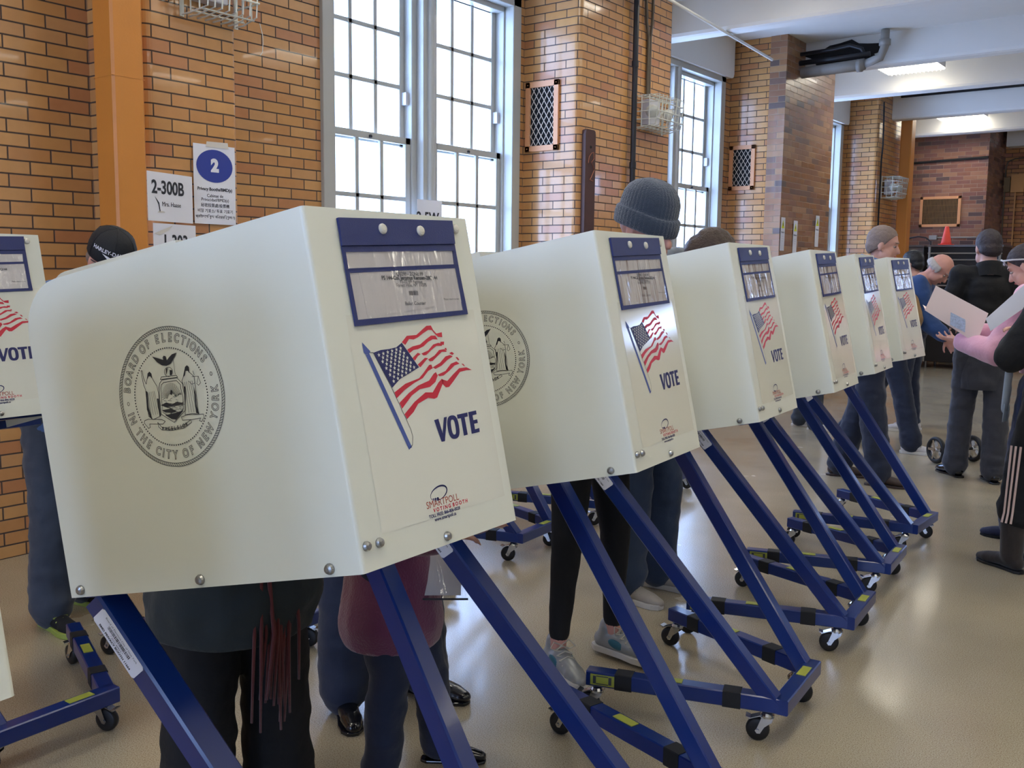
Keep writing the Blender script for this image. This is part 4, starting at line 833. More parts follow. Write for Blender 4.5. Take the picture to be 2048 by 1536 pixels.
def hand(m_, w, d, pn, side=1, curl=.5, s=1, spread=.12):
    """w wrist, d pointing direction, pn palm normal; side +1 puts the thumb on d x pn side"""
    w = Vector(w); d = Vector(d).normalized(); pn = Vector(pn); pn = (pn-d*pn.dot(d)).normalized(); tx_ = d.cross(pn)*side
    pc = w+d*.05*s; cap_(m_, w, w+d*.045*s, .026*s, .03*s, (pn, .55)); cap_(m_, w+d*.045*s+tx_*.012*s, w+d*.085*s+tx_*.018*s, .024*s, .022*s, (pn, .55)); cap_(m_, w+d*.045*s-tx_*.012*s, w+d*.08*s-tx_*.02*s, .024*s, .02*s, (pn, .55))
    for k, (off, ln) in enumerate(((.031, .07), (.0105, .078), (-.0105, .072), (-.031, .056))):
        b = w+d*(.09-.003*abs(k-1))*s+tx_*off*s; dd = (d+tx_*(1.5-k)*spread).normalized(); a = curl*(.8+.15*k); p = b
        for j, f in enumerate((.45, .32, .23)):
            ax = dd*cos(a*(j+.4))+pn*sin(a*(j+.4)); q = p+ax*ln*f*s; cap_(m_, p, q, (.0095-.0012*j)*s, (.0088-.0012*j)*s, n=10); p = q
    b = w+d*.03*s+tx_*.022*s; p = b
    for j, (f, r) in enumerate(((.042, .0125), (.032, .0105), (.024, .009))):
        ax = (d*(.62+.14*j)+tx_*(.72-.25*j)+pn*(.25+.22*j*curl)).normalized(); q = p+ax*f*s; cap_(m_, p, q, r*s, (r-.001)*s, n=10); p = q
def person(label, loc, yaw, H=1.75, lean=0, hp=0, hy=0, arms=None, legs=None, top=None, bottom=None, shoes=('shoe_leather', 'shoe_leather', 'oxford'), hair=None, skin='skin', vox=.009, hands=(.5, .5), extra=None, coat=0, fat=1, face=True, group=None):
    t = thing('person', label, 'person', (loc[0], loc[1], 0), R(yaw)); s = H/1.75
    def V(*a): return Vector(a)*s
    piv = V(0, 0, .95); Rl = Matrix.Rotation(R(lean), 3, 'Y')
    U = lambda *a: piv+Rl @ (V(*a)-piv)
    hipc, waist, chest, nb = U(0, 0, .96), U(.01, 0, 1.10), U(0, 0, 1.32), U(-.005, 0, 1.48)
    sh = {k: U(0, q*.175, 1.43) for k, q in (('L', 1), ('R', -1))}; hip = {k: V(0, q*.088, .92) for k, q in (('L', 1), ('R', -1))}
    A = {k: (U(-.03, q*.235, 1.16), U(.06, q*.22, .93)) for k, q in (('L', 1), ('R', -1))}
    for k, v in (arms or {}).items(): A[k] = (Vector(v[0])*s, Vector(v[1])*s)
    G = {k: (V(.02, q*.1, .50), V(-.03, q*.1, .085), 8*q) for k, q in (('L', 1), ('R', -1))}
    for k, v in (legs or {}).items(): G[k] = (Vector(v[0])*s, Vector(v[1])*s, v[2])
    Rh = Rl @ Matrix.Rotation(R(hy), 3, 'Z') @ Matrix.Rotation(R(hp), 3, 'Y'); hc = nb+(Rl @ V(.02, 0, .055))+Rh @ V(.015, 0, .085)
    Hh = lambda *a: hc+Rh @ (Vector(a)*s)
    b = MB()
    cap_(b, nb-(Rl @ V(0, 0, .03)), Hh(-.015, 0, -.05), .058*s, .052*s); cap_(b, hipc, waist, .125*s, .115*s, ((1, 0, 0), .8)); cap_(b, waist, chest, .115*s, .135*s, ((1, 0, 0), .75)); cap_(b, sh['L'], sh['R'], .055*s, .055*s); cap_(b, nb, chest, .07*s, .1*s)
    ell(b, Hh(-.012, 0, .03), (.098*s, .077*s, .094*s), Rh); ell(b, Hh(.026, 0, -.035), (.066*s, .058*s, .085*s), Rh); ell(b, Hh(.052, 0, -.092), (.03*s, .032*s, .024*s), Rh)
    cap_(b, Hh(.082, 0, .008), Hh(.104, 0, -.033), .009*s, .0135*s); ell(b, Hh(.074, 0, .03), (.018*s, .05*s, .014*s), Rh); ell(b, Hh(.076, 0, -.062), (.017*s, .026*s, .009*s), Rh)
    for q in (-1, 1):
        ell(b, Hh(-.006, q*.077, -.012), (.019*s, .008*s, .033*s), Rh); ell(b, Hh(.062, q*.036, -.025), (.02*s, .018*s, .02*s), Rh); ell(b, Hh(.03, q*.048, -.06), (.04*s, .018*s, .04*s), Rh)
    for k, q in (('L', 1), ('R', -1)):
        e, w = A[k]; cap_(b, sh[k], e, .05*s, .04*s); cap_(b, e, w, .04*s, .027*s); d = (w-e).normalized()
        hd = hands if isinstance(hands, tuple) else hands.get(k)
        if isinstance(hands, dict) and k in hands: dd, pn, cu, sd_ = hands[k]; hand(b, w, dd, pn, sd_, cu, s, .2)
        else: hand(b, w, d, (0, -q, 0) if abs(d.z) > .5 else (0, 0, -1), 1 if q > 0 else -1, .5, s)
        kn, an, ta = G[k]; cap_(b, hip[k], kn, .07*s, .043*s); cap_(b, kn, an, .045*s, .03*s); tv = Vector((cos(R(ta)), sin(R(ta)), 0)); cap_(b, an-V(0, 0, .02), an+tv*.07*s-V(0, 0, .05), .028*s, .02*s)
    body = blob(b, 'body', skin, t, vox, 3)
    if face:
        for q in (-1, 1):
            m_ = MB(); ell(m_, Hh(.0735, q*.033, .001), (.0105*s, .0115*s, .006*s), Rh, 12); m_.mat(1); ell(m_, Hh(.080, q*.0345, .001), (.0055*s, .0055*s, .0052*s), Rh, 10); m_.build('eye', ['eye_white', 'iris'], t, smooth=True)
            m_ = MB(); cap_(m_, Hh(.089, q*.018, .027), Hh(.077, q*.048, .028), .004*s, .003*s); m_.build('eyebrow', hair[1] if hair and hair[1].startswith('hair') else 'hair_brown', t, smooth=True)
        m_ = MB(); ell(m_, Hh(.0875, 0, -.062), (.008*s, .024*s, .0055*s), Rh, 12); m_.build('mouth', 'lips', t, smooth=True)
    # trousers
    bm_, fl_ = bottom[0], bottom[1] if len(bottom) > 1 else 1
    m_ = MB(); cap_(m_, V(0, 0, .90), V(0, 0, 1.03), .145*s*fat, .13*s*fat, ((1, 0, 0), .82))
    for k, q in (('L', 1), ('R', -1)):
        kn, an, ta = G[k]; r_ = (.1*fl_**.5, .072*fl_, .062*fl_*(bottom[2] if len(bottom) > 2 else 1)); an2 = an+(kn-an)*(bottom[3] if len(bottom) > 3 else .0)
        cap_(m_, hip[k], kn, r_[0]*s*fat, r_[1]*s); cap_(m_, kn, an2, r_[1]*s, r_[2]*s)
        if fl_ > .9:
            for j in range(3): cap_(m_, an2+(kn-an2)*(.03+.09*j)+V(.006*(j % 2), 0, 0), an2+(kn-an2)*(.06+.09*j), (r_[2]+.006)*s, (r_[2]+.002)*s)
    lo = min(G['L'][1].z, G['R'][1].z)
    blob(m_, 'trousers', bm_, t, .012, 5, .009 if fl_ > .9 else .002, 9)
    # shoes
    for k, q in (('L', 1), ('R', -1)):
        kn, an, ta = G[k]; tv = Vector((cos(R(ta)), sin(R(ta)), 0)); sv = Vector((-tv.y, tv.x, 0)); base = Vector((an.x, an.y, 0)); z0 = max(0, an.z-.085*s)
        P = lambda a, c, z: base+tv*a*s+sv*c*s+Vector((0, 0, z*s+z0))
        m_ = MB(); style = shoes[2]
        cap_(m_, P(-.045, 0, .045), P(.03, 0, .05), .036*s, .04*s); cap_(m_, P(.03, 0, .05), P(.13, .004, .034), .04*s, .036*s, ((0, 0, 1), .85)); cap_(m_, P(.13, .004, .034), P(.175, .004, .026), .04*s, .03*s, ((0, 0, 1), .75)); cap_(m_, P(-.03, 0, .05), P(-.02, 0, .1), .036*s, .036*s)
        if style == 'boot': cap_(m_, P(-.01, 0, .08), P(-.005, 0, .17 if shoes[0] != 'suede' else .27), .055*s if shoes[0] == 'suede' else .046*s, .06*s if shoes[0] == 'suede' else .05*s)
        so = blob(m_, 'shoe', shoes[0], t, .008, 3, cut=[(Vector((0, 0, z0+.012*s)), Vector((0, 0, -1)))])
        m_ = MB(); out = [(-.085, -.02), (-.088, .0), (-.085, .02), (-.06, .036), (0, .034), (.06, .036), (.12, .047), (.17, .04), (.198, .018), (.2, 0), (.196, -.02), (.165, -.038), (.12, -.042), (.06, -.034), (0, -.034), (-.06, -.036)]
        hz = .024 if style == 'sneaker' else .014
        m_.prism([P(a, c, 0) for a, c in out], (0, 0, hz*s)); m_.build('sole', shoes[1], so, bevel=.003)
        if style == 'sneaker' and len(shoes) > 3:
            m_ = MB()
            for j in range(5): a = .035+.022*j; z = .098-.011*j; m_.tube([P(a, -.03, z-.012), P(a+.004, 0, z+.002), P(a, .03, z-.012)], .0028*s, 5); m_.tube([P(a, -.03, z-.012), P(a+.02, .03, z-.02)], .0026*s, 5)
            m_.tube([P(.03, 0, .1), P(.03, -.03, .115), P(.045, -.05, .1), P(.05, -.03, .09), P(.03, 0, .1), P(.03, .03, .118), (P(.05, .045, .1)), P(.05, .02, .092)], .0022*s, 5)
            m_.build('laces', shoes[3], so)
            if len(shoes) > 4:
                for q2 in (-1, 1): m_ = MB(); ell(m_, P(.04, q2*.0345, .05), (.034*s, .0065*s, .017*s), Matrix.Rotation(R(ta-6*q2), 3, 'Z') @ Matrix.Rotation(R(14), 3, 'Y')); m_.build('side_panel', shoes[4], so, smooth=True)
    # upper garment
    if top:
        m_ = MB(); hem = top.get('hem', .86); ex = top.get('ex', .02); sl = top.get('sleeve', 1)
        cap_(m_, hipc, waist, (.125+ex)*s*fat, (.118+ex)*s*fat, ((1, 0, 0), .85)); cap_(m_, waist, chest, (.118+ex)*s*fat, (.138+ex)*s, ((1, 0, 0), .8)); cap_(m_, sh['L'], sh['R'], (.06+ex*.6)*s, (.06+ex*.6)*s); cap_(m_, nb-(Rl @ V(.0, 0, .03)), chest, (.066)*s, (.11+ex)*s, ((1, 0, 0), .9))
        if hem < .93: cap_(m_, hipc, V(0, 0, hem+.1), (.13+ex)*s*fat, (.17+ex)*s*fat, ((1, 0, 0), .92))
        for k, q in (('L', 1), ('R', -1)):
            e, w = A[k]; e2 = e; w2 = e+(w-e)*sl; cap_(m_, sh[k], e, (.055+ex)*s, (.045+ex)*s); cap_(m_, e, w2-(w-e)*.06, (.045+ex)*s, (.032+ex)*s)
        if top.get('hood'): cap_(m_, nb+(Rl @ V(-.07, .06, .05)), nb+(Rl @ V(-.07, -.06, .05)), .055*s, .055*s); cap_(m_, nb+(Rl @ V(-.07, .0, .05)), nb+(Rl @ V(-.1, 0, -.08)), .06*s, .07*s)
        blob(m_, top.get('name', 'jacket'), top['mat'], t, .013, 5, top.get('wr', .012), 7, cut=[(Vector((0, 0, hem*s)), Vector((0, 0, -1)))])
        if top.get('collar'):
            m_ = MB(); c0 = nb+(Rl @ V(-.008, 0, -.0)); pr = []
            for a0, r_, z_ in ((0, .078, -.06), (0, .074, .01), (0, .080, top.get('ch', .03)), (0, .087, top.get('ch', .03)-.002), (0, .085, .0), (0, .10, -.07)):
                pr.append([c0+Rl @ (Vector((r_*cos(2*pi*k/24), r_*sin(2*pi*k/24)*.95, z_+.02*(-cos(2*pi*k/24))))*s) for k in range(24)])
            vs_ = [p for r_ in pr for p in r_]; m_.add(vs_, [(i*24+k, i*24+(k+1) % 24, (i+1)*24+(k+1) % 24, (i+1)*24+k) for i in range(5) for k in range(24)]); m_.build('collar', top['collar'], t, smooth=True)
    # hair and hats
    if hair:
        st, hm = hair[0], hair[1]; m_ = MB()
        if st in ('short', 'long', 'pony'):
            ell(m_, Hh(-.018, 0, .036), (.105*s, .084*s, .098*s), Rh); ell(m_, Hh(-.045, 0, -.01), (.075*s, .078*s, .075*s), Rh)
            cuts = [(Hh(.058, 0, .062), Rh @ Vector((1, 0, -.75))), (Hh(.012, 0, .0), Rh @ Vector((1, 0, -1.5))), (Hh(0, 0, -.075), Rh @ Vector((0, 0, -1)))]
            if st == 'short': blob(m_, 'hair', hm, t, .008, 2, .003, 40, cut=[cuts[0], (Hh(.0, 0, -.01), Rh @ Vector((.75, 0, -1))), cuts[2]])
            else:
                if st == 'long':
                    for j in range(9): q = -.07+.0175*j; cap_(m_, Hh(-.06, q, .0), Hh(-.075+.02*abs(q)*10, q*1.2, -.17), .026*s, .018*s)
                else: cap_(m_, Hh(-.1, 0, .02), Hh(-.15, 0, -.02), .035*s, .03*s); cap_(m_, Hh(-.15, 0, -.02), Hh(-.15, 0, -.16), .03*s, .015*s)
                blob(m_, 'hair', hm, t, .008, 2, .004, 40, cut=[cuts[0]])
        elif st == 'bald':
            for j in range(15):
                a = pi*(.42+1.16*j/14); ell(m_, Hh(-.012+.092*cos(a), .074*sin(a), -.0), (.02*s, .016*s, .034*s), Rh)
            blob(m_, 'hair', hm, t, .007, 2, .002, 50)
        elif st == 'beanie':
            n = 132; ringsn = []
            prof = [(.045, -.098), (.094, -.098), (.101, -.09), (.104, -.06), (.103, -.03), (.099, -.012), (.094, -.008), (.097, .01), (.096, .04), (.087, .075), (.068, .103), (.04, .118), (.012, .123)]
            prof = [(.09, -.045), (.108, -.047), (.115, -.04), (.117, -.015), (.115, .008), (.108, .014), (.1045, .015), (.105, .025), (.103, .05), (.096, .074), (.081, .096), (.058, .113), (.03, .121), (.006, .123)]
            for r_, z in prof:
                for k in range(n):
                    a = 2*pi*k/n; rb_ = 1+(.016 if k % 3 == 0 else -.006)*(1 if z < .13 else .3); ringsn.append(Hh(-.008+(r_*rb_+.002)*cos(a)+(-.12*max(0, z-.05)), r_*.86*rb_*sin(a), z+.047+.004*sin(3*a)*.5-.012*cos(a)*(1 if z < .03 else 0)))
            fs = [(i*n+k, i*n+(k+1) % n, (i+1)*n+(k+1) % n, (i+1)*n+k) for i in range(len(prof)-1) for k in range(n)]; fs.append(tuple(range((len(prof)-1)*n, len(prof)*n)))
            m_.add(ringsn, fs); m_.build('beanie', hm, t, smooth=True)
        elif st == 'cap':
            n = 36; prof = [(.098, .0), (.104, .01), (.104, .04), (.098, .07), (.08, .1), (.05, .118), (.02, .124), (.004, .126)]; v_ = []
            for r_, z in prof: v_ += [Hh(-.01+r_*cos(2*pi*k/n), r_*.83*sin(2*pi*k/n), z+.012) for k in range(n)]
            m_.add(v_, [(i*n+k, i*n+(k+1) % n, (i+1)*n+(k+1) % n, (i+1)*n+k) for i in range(len(prof)-1) for k in range(n)]+[tuple(range(7*n, 8*n))])
            for k in range(6): m_.tube([Hh(-.01+(r_+.001)*cos(k*pi/3+.5), (r_+.001)*.83*sin(k*pi/3+.5), z+.012) for r_, z in prof[1:]], .0012*s, 5)
            ob = m_.build('cap', [hm, 'paper_white'], t, smooth=True)
            v2 = MB(); br = []
            for z in (.012, .008):
                br.append([Hh(.06+.0*k, -.07+.14*k/12, z+.018-.018*abs(k-6)/6) for k in range(13)]+[Hh(.085+.085*math.sqrt(max(0, 1-((k-6)/6.3)**2)), .072-.144*k/12, z-.004+.006-.022*abs(k-6)/6) for k in range(13)])
            v2.add(br[0]+br[1], [tuple(range(26)), tuple(range(26, 52))[::-1]]+[(i, (i+1) % 26, 26+(i+1) % 26, 26+i) for i in range(26)]); v2.build('visor', hm, ob)
            tx_ = MB(); R0 = .1065
            def cw(a, c):
                th = -.5-a/.1; zz = .07+c; return Hh(-.01+(R0+.0015-.06*max(0, c))*cos(th), (R0+.0015)*.83*sin(th), zz)
            put_text(tx_, 'HARLEY-DAVIDSON', .021, lambda a, c: cw(-a, c), .0006)
            tx_.mat(0); tx_.poly([cw(.0, -.022), cw(-.05, -.012), cw(-.02, -.03), cw(.0, -.034), cw(.02, -.03), cw(.05, -.012)]); tx_.build('cap_emblem', 'paper_white', ob)
            h2 = MB(); ell(h2, Hh(-.035, 0, -.005), (.07*s, .08*s, .055*s), Rh); blob(h2, 'hair', 'hair_grey', t, .008, 2, cut=[(Hh(-.005, 0, 0), Rh @ Vector((1, 0, 0)))])
    if extra: extra(t, s, U, Hh, Rh, A, G)
    return t
# --- man in the black cap, leaning over a back row booth
def ex_cap(t, s, U, Hh, Rh, A, G):
    m_ = MB(); m_.tube([Hh(.092, -.05, .01), Hh(.08, -.07, .01), Hh(.0, -.083, .005)], .002, 5); m_.tube([Hh(.1, .0, .008), Hh(.098, -.02, .018), Hh(.092, -.05, .012), Hh(.095, -.045, -.014), Hh(.1, -.018, -.012), Hh(.1, 0, .008)], .0022, 6)
    m_.build('glasses', 'black_metal', t)
person('man in black cap and blue denim jacket leaning over a booth at the left', (-3.82, 2.02), 3, 1.69, 28, 0, -4, arms={'R': ((.30, -.26, 1.10), (.52, -.16, 1.06)), 'L': ((.30, .26, 1.1), (.5, .14, 1.06))},
    legs={'R': ((.05, -.12, .5), (.03, -.13, .085), -6), 'L': ((.0, .1, .5), (-.12, .12, .085), 8)}, top=dict(mat='denim_light', hem=.80, collar='denim_light', ex=.03), bottom=('denim_grey', 1.25, 1.1), shoes=('black_cloth', 'lime', 'sneaker', 'lime'), hair=('cap', 'cap_black'), skin='skin_red', vox=.007, extra=ex_cap)
# --- woman in black trousers at the nearest booth
def ex_scarf(t, s, U, Hh, Rh, A, G):
    m_ = MB(); rn = random.Random(4)
    cap_(m_, (.1, -.06, 1.25), (.18, -.01, .82), .03, .045, ((1, 0, 0), .5))
    for k in range(16):
        x, y = .17+.012*rn.uniform(-1, 1), -.055+.006*k+.006*rn.uniform(-1, 1); z = .40+.12*rn.random()
        m_.tube([(x, y, .8), (x+.008, y+.01*rn.uniform(-1, 1), .65), (x-.004, y+.012*rn.uniform(-1, 1), z)], [.006, .0045, .003], 5)
    m_.build('scarf', 'scarf_red', t, smooth=True)
person('person in wide black trousers and dark coat with red fringed scarf at nearest booth', (-1.87, 1.38), -4, 1.62, 30, 25, 0, arms={'R': ((.2, -.25, 1.1), (.4, -.12, 1.08)), 'L': ((.2, .25, 1.1), (.4, .12, 1.08))}, legs={'R': ((.0, -.11, .5), (-.02, -.12, .085), -8), 'L': ((.02, .1, .5), (0, .12, .085), 8)},
    top=dict(mat='green_black', hem=.67, ex=.06, name='coat'), bottom=('black_cloth', 1.25, 1.3), hair=('long', 'hair_dark'), vox=.012, extra=ex_scarf)
# --- parent and child between the first two booths
person('adult in dark jeans and black leather shoes standing behind the child', (-2.33, 2.25), -8, 1.62, 4, 10, 0, legs={'R': ((.04, -.13, .48), (.05, -.14, .085), -26), 'L': ((.12, .13, .5), (.12, .17, .085), 14)},
    top=dict(mat='green_black', hem=.72, ex=.03), bottom=('denim_dark', 1.3, 1.1), hair=('short', 'hair_black'), vox=.012)
def ex_clip(t, s, U, Hh, Rh, A, G):
    pass
child = person('child in maroon fleece and jeans standing beside the nearest booth', (-1.90, 1.93), 22, 1.2, 6, 20, 0, arms={'R': ((.08, -.28, 1.12), (.30, -.22, 1.12)), 'L': ((.12, .24, 1.1), (.34, .10, 1.12))}, legs={'R': ((.04, -.12, .48), (.0, -.13, .085), -5), 'L': ((.1, .12, .5), (.16, .16, .085), 12)},
    top=dict(mat='maroon_fleece', hem=.60, ex=.05, name='fleece', wr=.006), bottom=('denim_dark', 1.2, 1.05), hair=('long', 'hair_brown'), fat=1.1, vox=.009)
m_ = MB(); m_.bar((0, 0, -.1), (0, 0, .1), .16, .003, (1, 0, 0)); o = m_.build('plastic_sleeve', 'clear_vinyl'); o.location = (-1.76, 1.97, .65); o.rotation_euler = (R(0), R(-24), R(-50)); tag(o, 'clear plastic sleeve with black edge held by the child in maroon', 'sleeve')
m2 = MB(); m2.bar((-.0, 0, -.103), (0, 0, -.098), .17, .008, (1, 0, 0)); m2.bar((-.083, 0, -.1), (-.083, 0, .1), .005, .008, (1, 0, 0)); e = m2.build('sleeve_edge', 'black_metal', o)
m3 = MB(); m3.bar((0, 0, -.09), (0, 0, .08), .13, .001, (1, 0, 0)); m3.build('sheet_of_paper', 'paper', o)
# --- beanie person with leggings
person('person in blue grey knit beanie, black leggings and silver running shoes', (-1.905, 2.96), -3, 1.77, 17, -4, -6, arms={'R': ((.12, -.27, 1.16), (.36, -.14, 1.1)), 'L': ((.12, .27, 1.16), (.36, .12, 1.1))}, legs={'R': ((.0, -.12, .5), (-.02, -.14, .1), -28), 'L': ((.06, .09, .5), (.04, .12, .1), -3)},
    top=dict(mat='navy_cloth', hem=.84, collar='navy_cloth', ch=.06, ex=.03), bottom=('black_cloth', .82, .75, .12), shoes=('shoe_silver', 'sole_white', 'sneaker', 'lace', 'teal_mesh'), hair=('beanie', 'knit_blue'), skin='skin_red', vox=.006)
person('brown haired man in jeans and grey hooded top bending over a booth', (-2.16, 3.78), 2, 1.74, 20, 38, 12, arms={'R': ((.16, -.27, 1.14), (.38, -.12, 1.08)), 'L': ((.16, .27, 1.14), (.38, .12, 1.08))}, legs={'R': ((.02, -.1, .5), (.0, -.11, .085), -8), 'L': ((.06, .12, .5), (.03, .14, .085), 4)},
    top=dict(mat='grey_cloth', hem=.86, hood=1, collar='grey_cloth'), bottom=('denim_mid', 1.25, 1.1), shoes=('shoe_grey', 'sole_white', 'sneaker', 'lace'), hair=('short', 'hair_brown'), vox=.008)
# --- people in the aisle beyond
person('grey haired man in light blue shirt, jeans and brown boots facing right', (-2.16, 6.93), 12, 1.80, 2, 8, -4, legs={'R': ((.06, -.1, .5), (.12, -.12, .085), -6), 'L': ((-.04, .1, .5), (-.16, .1, .085), 6)}, top=dict(mat='shirt_blue', hem=.88, collar='shirt_blue', ch=.055, ex=.012, name='shirt'), bottom=('denim_dark', 1.25, 1.1), shoes=('brown_leather', 'brown_leather', 'boot'), hair=('short', 'hair_grey'), vox=.009)
def ex_bag(t, s, U, Hh, Rh, A, G):
    m_ = MB(); cap_(m_, (.16, -.27, 1.25), (.17, -.28, 1.1), .08, .11, ((0, 1, 0), .55)); blob(m_, 'shoulder_bag', 'tan_bag', t, .014, 4, .008)
    m_ = MB(); m_.tube([(.14, -.26, 1.3), (.16, -.16, 1.42), (.24, -.02, 1.42)], .012, 6); m_.build('bag_strap', 'tan_bag', t)
person('bald man in blue jacket bending forward with a tan shoulder bag', (-2.42, 8.35), 8, 1.74, 26, 22, -10, arms={'R': ((.28, -.2, 1.1), (.42, -.22, 1.0)), 'L': ((.25, .22, 1.1), (.4, .15, .95))}, legs={'R': ((.12, -.1, .52), (.22, -.12, .085), 0), 'L': ((-.12, .1, .5), (-.34, .1, .12), 5)},
    top=dict(mat='jacket_blue', hem=.88, ex=.03, wr=.014), bottom=('denim_dark', 1.2, 1.1), shoes=('shoe_white', 'sole_white', 'sneaker', 'lace'), hair=('bald', 'hair_white'), skin='skin_red', vox=.007, hands={'R': ((.9, -.1, -.3), (0, 0, -1), .35, 1)}, extra=ex_bag)
person('black haired person half hidden behind the bald man', (-2.57, 9.5), 175, 1.69, 0, 5, 0, top=dict(mat='navy_cloth', hem=.86), bottom=('denim_dark', 1.1), shoes=('shoe_white', 'sole_white', 'sneaker'), hair=('short', 'hair_black'), vox=.012)
def ex_tunic(t, s, U, Hh, Rh, A, G):
    m_ = MB(); cap_(m_, (0, 0, .93), (0, 0, .72), .165, .16, ((1, 0, 0), .82)); blob(m_, 'long_shirt', 'charcoal', t, .014, 4, .01, cut=[(Vector((0, 0, .66)), Vector((0, 0, -1)))])
person('dark haired man in black coat seen from behind in the aisle', (-1.53, 7.5), 112, 1.79, 3, 6, 12, arms={'L': ((.02, .25, 1.17), (.26, .14, 1.08)), 'R': ((.02, -.25, 1.17), (.28, -.14, 1.1))}, legs={'L': ((.08, .1, .5), (.1, .12, .085), 25), 'R': ((-.02, -.1, .5), (-.06, -.1, .085), 5)},
    top=dict(mat='black_cloth', hem=.9, collar='black_cloth', ex=.015), bottom=('charcoal', 1.15, 1.15), hair=('short', 'hair_dark'), vox=.009, extra=ex_tunic)
def ex_pink(t, s, U, Hh, Rh, A, G):
    m_ = MB()
    for q in (-1, 1):
        m_.tube([Hh(.085, q*.008, .085), Hh(.092, q*.03, .095), Hh(.085, q*.055, .09), Hh(.075, q*.07, .075), Hh(.08, q*.06, .062), Hh(.09, q*.03, .062), Hh(.092, q*.01, .075), Hh(.085, q*.008, .085)], .005, 6)
        m_.tube([Hh(.075, q*.07, .08), Hh(.03, q*.088, .06), Hh(-.03, q*.085, .03)], .005, 6)
    gl_ = m_.build('sunglasses', 'shoe_white', t, smooth=True); m_ = MB()
    for q in (-1, 1): ell(m_, Hh(.084, q*.036, .079), (.006, .028, .014), Rh, 12)
    m_.build('lens', 'black_metal', gl_, smooth=True)
    m_ = MB(); rn = random.Random(9)
    cap_(m_, (.13, .1, 1.3), (.16, .12, 1.0), .03, .04, ((1, 0, 0), .5)); cap_(m_, (.15, .12, 1.0), (.16, .13, .74), .04, .035, ((1, 0, 0), .45))
    for k in range(9): m_.tube([(.15, .1+.008*k, .76), (.155, .1+.008*k+rn.uniform(-.006, .006), .66)], [.004, .003], 5)
    m_.build('scarf', 'scarf_grey', t, smooth=True)
    m_ = MB(); cap_(m_, (.02, .05, 1.44), (-.02, -.07, 1.43), .075, .075); cap_(m_, (.07, .06, 1.40), (.09, -.04, 1.38), .05, .05); blob(m_, 'turned_up_collar', 'pink_fleece', t, .012, 4, .01)
person('woman in pink fleece with white sunglasses on her head reading a folder', (-.90, 6.0), 172, 1.66, 8, 22, 6, arms={'L': ((.20, .24, 1.10), (.44, .13, 1.15)), 'R': ((.16, -.22, 1.12), (.42, -.08, 1.2))}, legs={'L': ((.06, .1, .5), (.06, .12, .085), 0), 'R': ((.0, -.1, .5), (-.03, -.1, .085), -5)},
    top=dict(mat='pink_fleece', hem=.98, ex=.03, name='fleece', wr=.008), bottom=('navy_cloth', 1.3, 1.2), shoes=('navy_cloth', 'black_cloth', 'flat'), hair=('pony', 'hair_dark'), vox=.006, hands={'L': ((.85, -.35, .1), (0, .2, 1), .35, -1), 'R': ((.9, .3, .1), (0, .2, 1), .5, 1)}, extra=ex_pink)
# open manila folder and the sheet in her hands
t = thing('manila_folder', 'open manila folder held by the woman in pink', 'folder', (-1.46, 5.93, 1.24), R(0))
def quad(m_, pts, th=.001):
    a, b, c, d = [Vector(p) for p in pts]; n_ = (b-a).cross(d-a).normalized()*th; m_.prism([a, b, c, d], n_)
o_ = Vector((-1.46, 5.93, 1.24)); LQ = lambda *p: [tuple(Vector(q)-o_) for q in p]
m_ = MB(); quad(m_, LQ((-1.46, 5.83, 1.402), (-1.512, 5.83, 1.262), (-1.235, 5.86, 1.085), (-1.185, 5.86, 1.255))); m_.build('front_leaf', 'folder_paper', t)
m_ = MB(); quad(m_, LQ((-1.508, 5.835, 1.262), (-1.55, 5.93, 1.29), (-1.28, 5.99, 1.12), (-1.235, 5.865, 1.085))); m_.build('back_leaf', 'folder_paper', t)
m_ = MB(); cx, cz = -1.335, 1.20
quad(m_, LQ(*[(cx+a*.045*.85+b*.0, 5.842+.01*a, cz+b*.035-a*.02) for a, b in ((-1, 1), (-1, -1), (1, -1), (1, 1))]), .002); m_.build('printed_label', 'label_print', t)
m_ = MB(); quad(m_, [Vector(q)-Vector((-1.05, 5.72, 1.3)) for q in ((-.99, 5.72, 1.42), (-1.168, 5.72, 1.23), (-1.14, 5.72, 1.165), (-.92, 5.72, 1.35))]); tag(m_.build('sheet_of_paper', 'paper_white', loc=(-1.05, 5.72, 1.3)), 'white sheet of paper held beside the black coat sleeve at the right', 'paper')
def ex_strip(t, s, U, Hh, Rh, A, G):
    for k in ('L', 'R'):
        m_ = MB(); kn, an, ta = G[k]; q = 1 if k == 'L' else -1
        for j in (-1, 0, 1):
            pts = []; top_ = kn+Vector((0, 0, .15*s)); bot = an+(kn-an)*.42
            for i in range(9):
                p = top_+(bot-top_)*(i/8); r_ = (.104-.012*i/8)*s+(.01 if i == 8 else 0); a = R(90*q+j*13*1.0); pts.append((p.x+r_*cos(a)*.97, p.y+r_*sin(a), p.z))
            m_.tube(pts, .0055*s, 6)
        m_.build('trouser_stripes', 'pale_stripe', t)
person('person in long black coat, striped track trousers and suede boots at right edge', (-.74, 5.36), 165, 1.72, -6, 12, 0, arms={'L': ((.13, .24, 1.10), (.16, .03, 1.22)), 'R': ((.0, -.26, 1.15), (.2, -.12, 1.2))}, legs={'L': ((.10, .1, .5), (.13, .12, .085), -18), 'R': ((.02, -.1, .5), (-.03, -.12, .085), 0)},
    top=dict(mat='black_cloth', hem=.56, ex=.04, name='coat', wr=.008), bottom=('black_cloth', 1.3, 1.1, .52), shoes=('suede', 'rubber', 'boot'), hair=('long', 'hair_dark'), vox=.012, extra=ex_strip)
